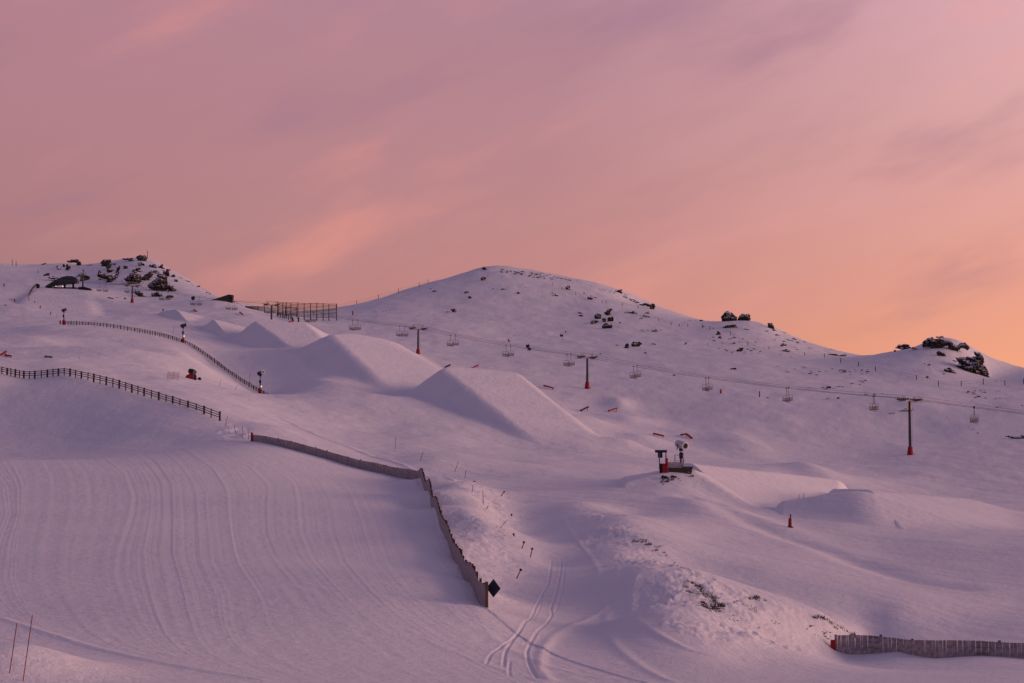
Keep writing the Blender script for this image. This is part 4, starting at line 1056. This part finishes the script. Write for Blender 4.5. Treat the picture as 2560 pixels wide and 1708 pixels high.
# ------------------------------------------------------------------ people far up the slope
def person(label, px, row, D):
    g = ground(px, row, near=D); o = empty('person', g, label, 'person')
    J = [(0,0,.95,.16,.13),(0,0,1.2,.17,.12),(0,.0,1.42,.19,.11),(0,0,1.54,.065,.065),(0,-.02,1.68,.10,.12),
         (-.12,0,.90,.10,.10),(-.16,-.05,.5,.075,.075),(-.18,.02,.08,.055,.07),(.12,0,.90,.10,.10),(.17,-.08,.5,.075,.075),(.2,.0,.08,.055,.07),
         (-.24,0,1.40,.075,.075),(-.34,-.02,1.12,.055,.055),(-.33,-.16,.9,.045,.045),(.24,0,1.40,.075,.075),(.36,-.04,1.12,.055,.055),(.33,-.2,.94,.045,.045),(-.18,-.14,.04,.05,.05),(.2,-.16,.04,.05,.05)]
    E = [(0,1),(1,2),(2,3),(3,4),(0,5),(5,6),(6,7),(0,8),(8,9),(9,10),(2,11),(11,12),(12,13),(2,14),(14,15),(15,16),(7,17),(10,18)]
    me = bpy.data.meshes.new('body'); me.from_pydata([j[:3] for j in J], E, []); ob = bpy.data.objects.new('body', me); COL.objects.link(ob)
    sk = ob.modifiers.new('s', 'SKIN'); sv = me.skin_vertices[0].data
    for i, j in enumerate(J): sv[i].radius = j[3:]
    sv[0].use_root = True
    ss = ob.modifiers.new('u', 'SUBSURF'); ss.levels = 1
    dg = bpy.context.evaluated_depsgraph_get(); nm = bpy.data.meshes.new_from_object(ob.evaluated_get(dg)); nm.name = 'body'
    ob.modifiers.clear(); ob.data = nm; nm.materials.clear(); nm.materials.append(M['cloth']); ob.parent = o
    MB().rings((0,-.115,1.62), (0,-1,0), [(0,.07),(.02,.05)], 10).build('face', 'skin', ob)
    MB().rings((0,-.01,1.66), (0,.1,1), [(-.03,.118),(.06,.115),(.12,.075),(.14,.02)], 12).build('helmet', 'black', ob, True)
person('tiny standing person in dark clothing on the upper park below the shed', 374, 718, 770)
person('tiny standing person in dark clothing on the plateau at the far left', 9, 660, 838)

# ------------------------------------------------------------------ rocks
RK = []
def rock_mesh(seed, sub=4, chunks=4):
    rng = np.random.RandomState(seed); VS = []; FS = []; k0 = 0
    for c in range(chunks):
        bm = bmesh.new(); bmesh.ops.create_icosphere(bm, subdivisions=sub, radius=1)
        co = np.array([v.co[:] for v in bm.verts]); fs = [[v.index for v in f.verts] for f in bm.faces]; bm.free()
        for k in range(11):           # flat broken faces
            n_ = rng.normal(size=3)*np.array([1,1,.8]); n_ /= np.linalg.norm(n_); d = rng.uniform(.35, .75)
            s = co@n_ - d; co = co - np.outer(np.maximum(s, 0)*.95, n_)
        lay = np.round(co[:,2]*5 + co[:,0]*.8 + .8*vnoise(co[:,0]*2, co[:,1]*2, seed))
        r = 1 + .10*fbm(co[:,0]*2.5+co[:,2], co[:,1]*2.5-co[:,2], seed+c, 4, .6) + .20*(_hash(lay, lay*0+c, seed)-.5)
        co = co*np.stack([r, r, np.ones_like(r)], 1)
        sc = rng.uniform(.35, .62) if c else .7
        off = np.array([rng.uniform(-.75, .75), rng.uniform(-.45, .45), rng.uniform(-.6, .45)]) if c else np.zeros(3)
        co = co*np.array([sc, sc, sc*rng.uniform(.7, 1.15)]) + off
        VS.append(co); FS += [[i+k0 for i in f] for f in fs]; k0 += len(co)
    co = np.vstack(VS); co /= np.abs(co).max(0)*np.array([1,1,1])
    me = bpy.data.meshes.new('rock'); me.from_pydata(co.tolist(), [], FS); me.materials.append(M['rock']); return me
VAR = [rock_mesh(i+3, 3, 6) for i in range(12)]
def rock(px, row, w, h, D, label, group, name='rock', big=False, deep=.8, dz=0):
    g = ground(px, row+h*.35, near=D, lo=D*.7, hi=D*1.3); k = g.y/F
    me = rock_mesh(int(px*7+row), 3, 14) if big else random.choice(VAR)
    o = bpy.data.objects.new(name, me); COL.objects.link(o)
    zc = W(px, row, g.y).z
    o.location = (g.x, g.y, min(zc+dz, gz(g.x, g.y)+h*k*.5)); o.rotation_euler = (random.uniform(-.2,.2), random.uniform(-.2,.2), random.choice((0, PI)) + random.uniform(-.35, .35) if not big else 0)
    o.scale = (w*k*.58, w*k*.58*deep, h*k*.62)
    return tag(o, label, 'rock', group)
c1 = lambda x, y: (x*.2578, y*.2578+550.8)
for q in ((970,278,60,34),(985,350,62,55),(1045,265,32,62),(1045,310,50,40),(1125,240,42,45),(1150,172,90,26),(1245,215,62,36),(1225,265,72,40),(1360,235,50,32),(1435,235,42,42),(1385,280,62,40),(1480,300,42,60),(1500,505,60,40),(990,515,45,20),(1110,520,25,20),(1545,325,36,26),(1560,365,30,20),(1440,325,60,40),(1010,215,30,16),(1165,300,20,12),(895,350,40,22)):
    x, y = c1(q[0], q[1]); rock(x, y, q[2]*.2578*1.3, q[3]*.2578*1.25, 930, 'dark jagged rock jutting from the snow of the rocky peak', 'rocks on the rocky peak')
for q in ((530,252,56,34),(605,250,36,50),(565,232,24,40),(500,345,110,46),(425,310,60,26),(720,310,70,28),(770,340,90,54),(470,330,60,30),(400,212,50,8),(810,220,90,6)):
    x, y = c1(q[0], q[1]); rock(x, y, q[2]*.2578*1.15, q[3]*.2578*1.15, 960, 'dark rock in the snow on the shoulder behind the lift station', 'rocks behind the lift station')
for i, q in enumerate(((1675,365,62,24),(1755,410,60,14),(1830,450,60,12),(1610,335,40,14),(1500,265,40,18))):
    x, y = c1(q[0], q[1]); rock(x, y, q[2]*.2578, q[3]*.2578, 930, 'low dark rock on the right skyline of the rocky peak', 'rocks down the right skyline of the peak')
for q in ((50,585,46,22),(105,530,30,10),(165,567,22,8)):
    x, y = c1(q[0], q[1]); rock(x, y, q[2]*.2578, q[3]*.2578, 790, 'small dark rock in the snow at the far left edge', 'rocks at the far left edge')
H3 = {0:'dark rock on the upper left of the round hill just under its top',1:'second dark rock under the top of the round hill',10:'dark rock with snow behind it at the left foot of the round hill',12:'flat stacked rock left of the broken outcrop on the hill'}
for i, q in enumerate(((748,150,44,34),(750,237,58,36),(590,357,42,22),(625,403,34,22),(920,335,52,16),(1057,370,32,24),(1490,322,48,44),(1385,388,58,22),(1355,370,30,12),(1685,412,62,36),(475,520,48,32),(430,530,40,8),(1612,540,62,30),(1605,568,46,22),(2070,540,80,26),(2010,540,50,14),(2150,595,34,14),(2200,570,62,28),(970,788,24,28),(1440,745,28,28),(1470,710,16,10),(1930,833,26,12),(2260,820,30,10),(2185,895,20,10),(1775,903,32,12),(785,180,12,8),(780,210,20,7),(270,328,18,8),(985,387,18,8),(1115,320,14,8),(830,328,14,7),(1310,585,22,10),(1350,588,16,8),(155,572,16,8),(15,570,20,8),(310,348,44,8),(1635,370,24,12),(1740,408,24,12),(2200,545,40,16))):
    x, y = c3(q[0], q[1]); rock(x, y, q[2]*.2578, q[3]*.2578, 830, H3.get(i, 'small dark stone showing through the snow of the round hill'), None if i in H3 else 'small stones on the round hill')
for q in ((1742,622,84,30),(1872,602,56,50),(1810,610,50,40),(1955,628,22,16),(1715,632,40,24)):
    x, y = c3(q[0], q[1]); rock(x, y, q[2]*.2578, q[3]*.2578, 800, 'snow streaked dark block of the broken outcrop right of the hill centre', 'blocks of the broken outcrop')
x, y = c3(2185, 470); rock(x, y, 28, 12, 880, 'long low rock on the right shoulder of the hill, left of a rounder one', None)
x, y = c3(2255, 492); rock(x, y, 16, 14, 880, 'rounder rock on the right shoulder of the hill beside a long low one', None)
x, y = c3(1135, 842); rock(x, y, 9, 10, 650, 'dark left rock of a small pair just above the ropes in the middle', None)
x, y = c3(1158, 865); rock(x, y, 11, 8, 648, 'dark right rock of a small pair just above the ropes in the middle', None)
for q in ((1135,490,150,22),(1060,542,52,40),(1062,578,46,34),(1255,692,82,36),(1640,700,104,28),(1630,650,62,26),(1735,598,62,24),(930,488,46,20),(1012,505,26,14),(760,637,26,20),(1195,585,32,10),(655,918,32,12),(1190,860,58,18),(2080,735,94,26),(2150,745,84,18),(2050,690,70,12),(1300,510,52,14),(1480,525,42,14),(1815,625,30,12),(905,433,42,12),(800,435,30,10),(1195,635,26,12),(1090,632,16,10),(1055,680,18,8),(405,722,20,9),(150,655,26,10),(475,640,28,9),(480,525,60,7),(1370,685,26,8),(1430,708,24,8),(1350,730,24,8),(960,640,14,8),(1550,520,40,20),(1570,560,60,16)):
    x, y = c4(q[0], q[1]); rock(x, y, q[2]*.2578, q[3]*.2578, 740, 'dark stone in the snow along the right ridge below the rock towers', 'stones along the right ridge')
def crag(poly, D, th, label, name='rock', seed=1, n=110, group=None):
    """a cliff with a broken outline: bulges towards and away from the viewer by th metres, ledged by strata"""
    rng_ = np.random.RandomState(seed); P = []
    for (x1, y1), (x2, y2) in zip(poly, poly[1:]+poly[:1]):
        L_ = math.hypot(x2-x1, y2-y1); k = max(2, int(L_/2.2)); nx, ny = (y2-y1)/L_, -(x2-x1)/L_
        for i in range(k):
            j = rng_.normal()*min(1.1, L_*.06); P.append((x1+(x2-x1)*i/k + nx*j, y1+(y2-y1)*i/k + ny*j))
    ys_ = [p[1] for p in poly]; xs_ = [p[0] for p in poly]
    gnd = ground(sum(xs_)/len(xs_), min(ys_)*.28+max(ys_)*.72, near=D, lo=D*.8, hi=D*1.25)
    if abs(gnd.y - D) < D*.2: D = gnd.y - th*.15
    a_ = np.array(P); x0, x1, y0, y1 = a_[:,0].min()-1, a_[:,0].max()+1, a_[:,1].min()-1, a_[:,1].max()+1
    nx_ = n; ny_ = max(24, int(n*(y1-y0)/(x1-x0)*1.2)); gx, gy = np.meshgrid(np.linspace(x0, x1, nx_), np.linspace(y0, y1, ny_), indexing='ij')
    gx = gx.ravel(); gy = gy.ravel(); ins = in_poly(gx, gy, P); dist = np.full(gx.shape, 1e9)
    for (xa, ya), (xb, yb) in zip(P, P[1:]+P[:1]):
        dx, dy = xb-xa, yb-ya; tt = np.clip(((gx-xa)*dx+(gy-ya)*dy)/(dx*dx+dy*dy+1e-9), 0, 1); dist = np.minimum(dist, np.hypot(gx-xa-tt*dx, gy-ya-tt*dy))
    k_ = D/F; R_ = th/k_*.9
    f = np.sqrt(np.clip(dist/R_, 0, 1)); f[~ins] = 0
    X = np.array([ray(a, b) for a, b in zip(gx, gy)])
    st1 = np.round((gy*k_)*.9 + gx*k_*.22 + .7*vnoise(gx*k_*.5, gy*k_*.5, seed))
    y_ = (gx*k_*.9 + 1.3*vnoise(gx*k_*.3, gy*k_*.6, seed+4)); blk = np.round(y_)
    rough = .42*(_hash(st1, blk, seed)-.5) + .30*(_hash(st1, st1*0+3, seed)-.5) + .35*fbm(gx*k_*.5, gy*k_*.7, seed+9, 4, .6) + .25*((gy-y0)/(y1-y0)-.5)
    VS = []; FS = []
    idx = np.arange(nx_*ny_).reshape(nx_, ny_); q = np.stack([idx[:-1,:-1], idx[1:,:-1], idx[1:,1:], idx[:-1,1:]], -1).reshape(-1, 4); q = q[ins[q].all(1)]
    for sgn in (-1, 1):
        Yv = D + sgn*th*f*(.72 + rough*(1 if sgn < 0 else .6)); VS.append(np.stack([X[:,0]*D, Yv, X[:,1]*D], 1))
    used, inv = np.unique(q, return_inverse=True); inv = inv.reshape(-1, 4); m_ = len(used)
    co = np.vstack([VS[0][used], VS[1][used]]); fs = [tuple(r) for r in inv] + [tuple(r[::-1]+m_) for r in inv]
    # close the rim between front and back
    ed = {}
    for r in inv:
        for e in ((r[0],r[1]),(r[1],r[2]),(r[2],r[3]),(r[3],r[0])): ed[tuple(sorted(e))] = ed.get(tuple(sorted(e)), 0)+1
    fs += [(e[0], e[1], e[1]+m_, e[0]+m_) for e, c in ed.items() if c == 1]
    c0 = co.mean(0); me = bpy.data.meshes.new(name); me.from_pydata((co-c0).tolist(), [], fs)
    bm = bmesh.new(); bm.from_mesh(me); bmesh.ops.recalc_face_normals(bm, faces=bm.faces); bm.to_mesh(me); bm.free(); me.materials.append(M['rock'])
    o = bpy.data.objects.new(name, me); COL.objects.link(o); o.location = c0
    return tag(o, label, 'rock', group)
m5 = lambda pts: [c5(*p) for p in pts]
crag(m5([(1738,408),(1800,398),(1870,402),(1918,392),(1900,352),(1950,358),(1985,385),(1998,440),(1990,462),(2020,500),(2030,545),(2050,600),(1990,606),(1940,585),(1900,604),(1830,600),(1790,570),(1755,520),(1770,500),(1740,486),(1772,460),(1760,440)]), 632, 3.6, 'great dark cliff on the right flank of the far right crag', seed=3, n=150)
crag(m5([(1445,318),(1448,262),(1490,232),(1530,222),(1556,240),(1600,232),(1640,245),(1690,250),(1720,285),(1752,300),(1790,275),(1832,272),(1868,318),(1850,345),(1800,320),(1770,345),(1720,358),(1680,330),(1672,300),(1640,310),(1600,335),(1540,330),(1500,312)]), 645, 2.2, 'broken band of dark rock along the top of the far right crag', seed=5, n=150)
crag(m5([(1560,222),(1600,214),(1640,216),(1632,228),(1570,232)]), 650, .8, 'thin flat slab on the very top of the far right crag', seed=6, n=50)
crag(m5([(1568,360),(1590,345),(1640,368),(1660,390),(1630,408),(1590,400)]), 640, 1.0, 'separate small rock under the top band of the far right crag', seed=7, n=60)
crag(m5([(1632,520),(1645,498),(1690,500),(1735,528),(1752,552),(1715,556),(1670,538)]), 628, 1.2, 'slanting slab of rock at the lower left of the great cliff', seed=8, n=70)
crag(m5([(1720,438),(1750,432),(1752,446),(1725,450)]), 630, .5, 'tiny ledge of rock left of the great cliff', seed=9, n=40)
m4 = lambda pts: [c4(*p) for p in pts]
for q, lab in (((1290,308,136,50),'low rounded rock on the ridge left of the great crag'), ((1380,325,64,18),'flat rock trailing right of the low rounded rock on the ridge'), ((1200,345,22,20),'little knob of rock at the left end of the right ridge')):
    x, y = c5(q[0], q[1]); rock(x, y, q[2]*.2578, q[3]*.2578, 668, lab, None, big=True)
for q in ((1290,875,96,28),(1180,903,76,10),(1355,865,26,10),(1230,885,60,8)):
    x, y = c5(q[0], q[1]); rock(x, y, q[2]*.2578, q[3]*.2578, 520, 'low dark rock breaking the snow behind the nearest lift tower', 'rocks behind the nearest tower')
for q in ((610,670,42,20),(560,672,28,8),(1510,470,32,14),(1490,582,24,18),(1465,460,14,10),(2105,620,26,8),(1635,550,36,10),(1730,435,40,10),(745,530,40,12),(715,520,30,10),(440,545,40,12),(470,540,20,8),(910,518,24,12),(960,532,40,8),(1900,1050,40,10),(1940,1080,20,10),(700,765,34,12),(600,770,34,8),(65,760,26,10),(1090,730,30,6),(1020,735,30,8),(950,735,40,8)):
    x, y = c5(q[0], q[1]); rock(x, y, q[2]*.2578, q[3]*.2578, 580, 'small dark stone on the open snow slope at the right', 'stones on the right slope')
cg = lambda x, y: (x*.2578+1377, y*.2578+991.4)
for q in ((575,405,62,30),(660,392,76,36),(645,420,34,16),(780,362,52,22),(825,393,44,16),(600,412,20,20),(715,432,12,6),(835,345,16,8)):
    x, y = cg(q[0], q[1]); rock(x, y, q[2]*.2578, q[3]*.2578, 248, 'dark stone in the snow under the platform of the big snow gun', 'stones under the gun platform')
for px, row, w, h, D, lab in ((1089,1105,6,3,240,'small flat stone at the top of the bright bank'),):
    rock(px, row, w, h, D, lab, None)
crag(m4([(1078,400),(1095,372),(1120,350),(1140,345),(1170,360),(1200,385),(1222,410),(1215,450),(1200,475),(1180,455),(1150,465),(1120,470),(1082,450)]), 800, 3.2, 'tall rounded dark rock tower on the skyline, left of a square one', seed=11, n=100)
crag(m4([(1222,425),(1235,395),(1262,370),(1290,378),(1325,372),(1338,385),(1340,425),(1325,445),(1310,465),(1290,440),(1265,455),(1235,445)]), 800, 2.6, 'square topped dark rock on the skyline, right of a tall rounded one', seed=12, n=90)
crag(m4([(1490,455),(1530,455),(1548,488),(1560,518),(1535,520),(1510,500),(1485,510),(1495,485)]), 782, 1.8, 'wedge of dark rock on the skyline right of the two rock towers', seed=13, n=70)
m1 = lambda pts: [c1(sum(q[0] for q in pts)/len(pts) + (p[0]-sum(q[0] for q in pts)/len(pts))*1.22, sum(q[1] for q in pts)/len(pts) + (p[1]-sum(q[1] for q in pts)/len(pts))*1.15) for p in pts]; m3 = lambda pts: [c3(*p) for p in pts]
crag(m1([(1115,350),(1150,320),(1200,285),(1235,305),(1248,345),(1235,390),(1210,418),(1165,395),(1140,370)]), 880, 3.2, 'largest dark boulder in the middle of the rocky peak, above the farthest tower', seed=14, n=80)
crag(m1([(1222,150),(1250,135),(1290,140),(1302,160),(1295,190),(1260,198),(1230,180)]), 995, 2.2, 'dark summit block at the top of the rocky peak', seed=15, n=60)
crag(m1([(1335,400),(1390,360),(1440,320),(1480,335),(1490,400),(1530,405),(1555,440),(1565,490),(1530,485),(1490,440),(1440,460),(1390,450),(1345,425)]), 872, 3.4, 'long dark rock buttress low on the right side of the rocky peak', seed=16, n=110)
crag(m1([(878,310),(900,280),(940,310),(1000,305),(1035,325),(1025,370),(1000,385),(980,350),(920,345),(885,330)]), 905, 2.4, 'dark rock step low on the left side of the rocky peak', seed=17, n=90)
crag(m1([(905,205),(925,182),(980,180),(990,215),(975,250),(995,275),(965,265),(940,235),(915,235)]), 955, 2.0, 'dark rock step high on the left side of the rocky peak', seed=18, n=70)
crag(m1([(1255,345),(1300,310),(1340,275),(1358,310),(1330,340),(1330,385),(1290,370)]), 900, 2.0, 'leaning dark rock right of the largest boulder on the rocky peak', seed=19, n=70)
crag(m1([(1200,450),(1250,460),(1300,500),(1300,525),(1255,520),(1215,490)]), 850, 1.8, 'low dark rock right of the farthest tower', seed=20, n=60)
crag(m1([(1352,480),(1400,465),(1445,500),(1450,522),(1400,525),(1365,510)]), 848, 1.8, 'low dark rock at the foot of the long buttress', seed=21, n=60)
crag(m1([(600,190),(650,176),(690,176),(710,200),(724,250),(700,240),(670,205),(620,205)]), 985, 1.8, 'dark rock block on the ridge behind the lift station', seed=22, n=60)
crag(m3([(2058,820),(2075,795),(2110,795),(2150,805),(2158,825),(2120,845),(2100,858),(2065,855)]), 690, 1.6, 'larger right boulder of a pair on the lower right of the hill', seed=23, n=60)
crag(m3([(1998,850),(2005,820),(2028,810),(2040,830),(2035,860),(2005,872)]), 690, 1.1, 'smaller left boulder of a pair on the lower right of the hill', seed=24, n=50)
crag(m3([(1915,345),(1945,335),(1975,330),(1982,375),(1950,365),(1920,358)]), 905, 1.5, 'dark block standing up from the right skyline of the round hill', seed=25, n=50)
crag(m5([(2168,1108),(2210,1100),(2260,1108),(2310,1102),(2400,1112),(2400,1135),(2330,1138),(2250,1130)]), 455, 1.2, 'long dark rock band at the right edge of the picture', seed=26, n=90)
crag(m3([(1800,655),(1830,630),(1880,640),(1895,665),(1880,692),(1835,690),(1795,675)]), 795, 2.0, 'lowest dark block of the broken outcrop on the hill', seed=27, n=60)
crag(m3([(1815,545),(1840,520),(1875,500),(1900,515),(1870,535),(1885,580),(1865,590),(1840,570)]), 800, 1.8, 'highest dark block of the broken outcrop on the hill', seed=28, n=60)
crag(m3([(1728,570),(1755,545),(1790,555),(1795,590),(1765,615),(1735,600)]), 800, 1.6, 'left dark block of the broken outcrop on the hill', seed=29, n=60)
# loose stones and tussock nobody could count
rng = np.random.RandomState(4); bm_all = MB()
def scatter(poly, n_, D, s0, s1):
    a = np.array(poly); k = 0
    while k < n_:
        px, row = rng.uniform(a[:,0].min(), a[:,0].max()), rng.uniform(a[:,1].min(), a[:,1].max())
        if not in_poly(np.array([px]), np.array([row]), poly)[0]: continue
        k += 1; g = ground(px, row, near=D); s = rng.uniform(s0, s1)*g.y/F
        vs = []; fs = []; nn = 6
        for z, r in ((-.6,.9),(.15,1),(.5,.45)):
            for i in range(nn): vs.append(g + Vector((math.cos(i*PI/3+rng.rand()*.5)*r*s*2.0, math.sin(i*PI/3+rng.rand()*.5)*r*s*1.4, (z+rng.uniform(-.15,.15))*s)))
        for L2 in range(2):
            for i in range(nn): fs.append((L2*nn+i, L2*nn+(i+1) % nn, (L2+1)*nn+(i+1) % nn, (L2+1)*nn+i))
        fs.append(tuple(range(2*nn, 3*nn))); bm_all.add(vs, fs)
for poly, n_, D, a, b in (
    ([c5(1830,690),c5(2240,690),c5(2240,780),c5(1830,770)], 26, 560, 1.0, 2.4), ([c5(550,690),c5(940,600),c5(960,640),c5(600,690)], 22, 590, .8, 2.0),
    ([c5(40,480),c5(1000,500),c5(1000,560),c5(300,560)], 26, 620, .7, 1.8), ([c5(2000,840),c5(2340,800),c5(2340,900),c5(2100,880)], 12, 520, .8, 1.8),
    ([c4(900,560),c4(1900,600),c4(1900,760),c4(1100,760)], 50, 740, .7, 1.8), ([c4(1560,480),c4(1800,590),c4(1790,640),c4(1560,580)], 40, 775, .7, 2.0),
    ([c3(880,150),c3(1300,190),c3(1450,240),c3(1300,240),c3(900,180)], 70, 940, .7, 1.9), ([c3(1300,200),c3(1800,290),c3(1950,360),c3(1900,370),c3(1450,240)], 50, 920, .6, 1.6), ([c3(1980,370),c3(2140,450),c3(2130,470),c3(1970,390)], 30, 900, .7, 1.8),
    ([c3(1000,575),c3(1500,560),c3(1700,480),c3(1900,495),c3(1500,590),c3(1000,600)], 40, 780, .4, 1.1), ([c3(2130,690),c3(2340,690),c3(2340,710),c3(2130,710)], 16, 730, .5, 1.2), ([c3(1960,500),c3(2250,560),c3(2240,610),c3(2000,560)], 40, 800, .6, 1.7),
    ([c2(1500,420),c2(1800,470),c2(1800,505),c2(1480,450)], 22, 790, .6, 1.5), ([c1(860,250),c1(1560,250),c1(1580,480),c1(900,380)], 60, 920, .8, 2.2), ([c1(1600,330),c1(1910,490),c1(1890,495),c1(1590,345)], 40, 930, .8, 1.8),
    ([c1(950,500),c1(1560,500),c1(1560,525),c1(960,525)], 22, 820, .6, 1.6), ([(1570,1340),(1600,1350),(1660,1395),(1600,1400)], 60, 113, 1.2, 3.4), ([(1520,1265),(1580,1310),(1700,1390),(1850,1455),(1850,1480),(1650,1440),(1560,1380)], 60, 112, .6, 1.8), ([(1690,1378),(1740,1395),(1720,1408)], 22, 114, 1.0, 2.6), ([(1850,1430),(1960,1462),(1930,1475),(1850,1455)], 22, 116, 1.0, 2.4), ([c1(380,280),c1(520,370),c1(480,370)], 16, 930, .8, 2.0)):
    scatter(poly, n_, D, a, b)
tag(bm_all.build('loose_stones', 'rock'), 'scattered little dark stones and tussock tips showing through the snow', 'stones', kind='stuff')
# dry tufts along the crests of the banks
tf = MB()
def tufts(line, n_, D, h):
    for k in range(n_):
        t = rng.rand()*(len(line)-1); i = int(t); f = t-i; px = line[i][0]*(1-f)+line[i+1][0]*f + rng.normal()*5; row = line[i][1]*(1-f)+line[i+1][1]*f + abs(rng.normal())*4
        g = ground(px, row, near=D)
        for b_ in range(9):
            q = Vector((rng.normal()*.10, rng.normal()*.10, 0)); tip = q + Vector((rng.normal()*.12, rng.normal()*.08, h*rng.uniform(.5,1.1)))
            tf.add([g+q+Vector((-.02,0,-.05)), g+q+Vector((.02,0,-.05)), g+q+Vector((0,.02,-.05)), g+tip], [(0,1,3),(1,2,3),(2,0,3),(0,2,1)])
tufts([(1577,1335),(1600,1345),(1630,1368),(1655,1390)], 54, 118, .22)
tufts([(1570,1345),(1600,1375),(1645,1400)], 40, 112, .16)
tufts([(1690,1380),(1712,1392),(1735,1402)], 18, 117, .15)
tufts([(1455,1240),(1480,1238),(1500,1250),(1522,1267)], 22, 148, .16)
tufts([(1715,1368),(1735,1370),(1760,1382)], 11, 117, .18)
tufts([(1850,1407),(1880,1415),(1910,1430),(1945,1450),(1968,1462)], 36, 124, .2)
tufts([(1057,1168),(1080,1184)], 8, 180, .16); tufts([(1132,1206),(1150,1222),(1171,1240)], 18, 160, .18)
tufts([(1520,1105),(1545,1098)], 13, 246, .3)
tag(tf.build('dry_tussock', 'tuss'), 'dry brown tussock grass poking through the snow on the bank crests', 'grass', kind='stuff')
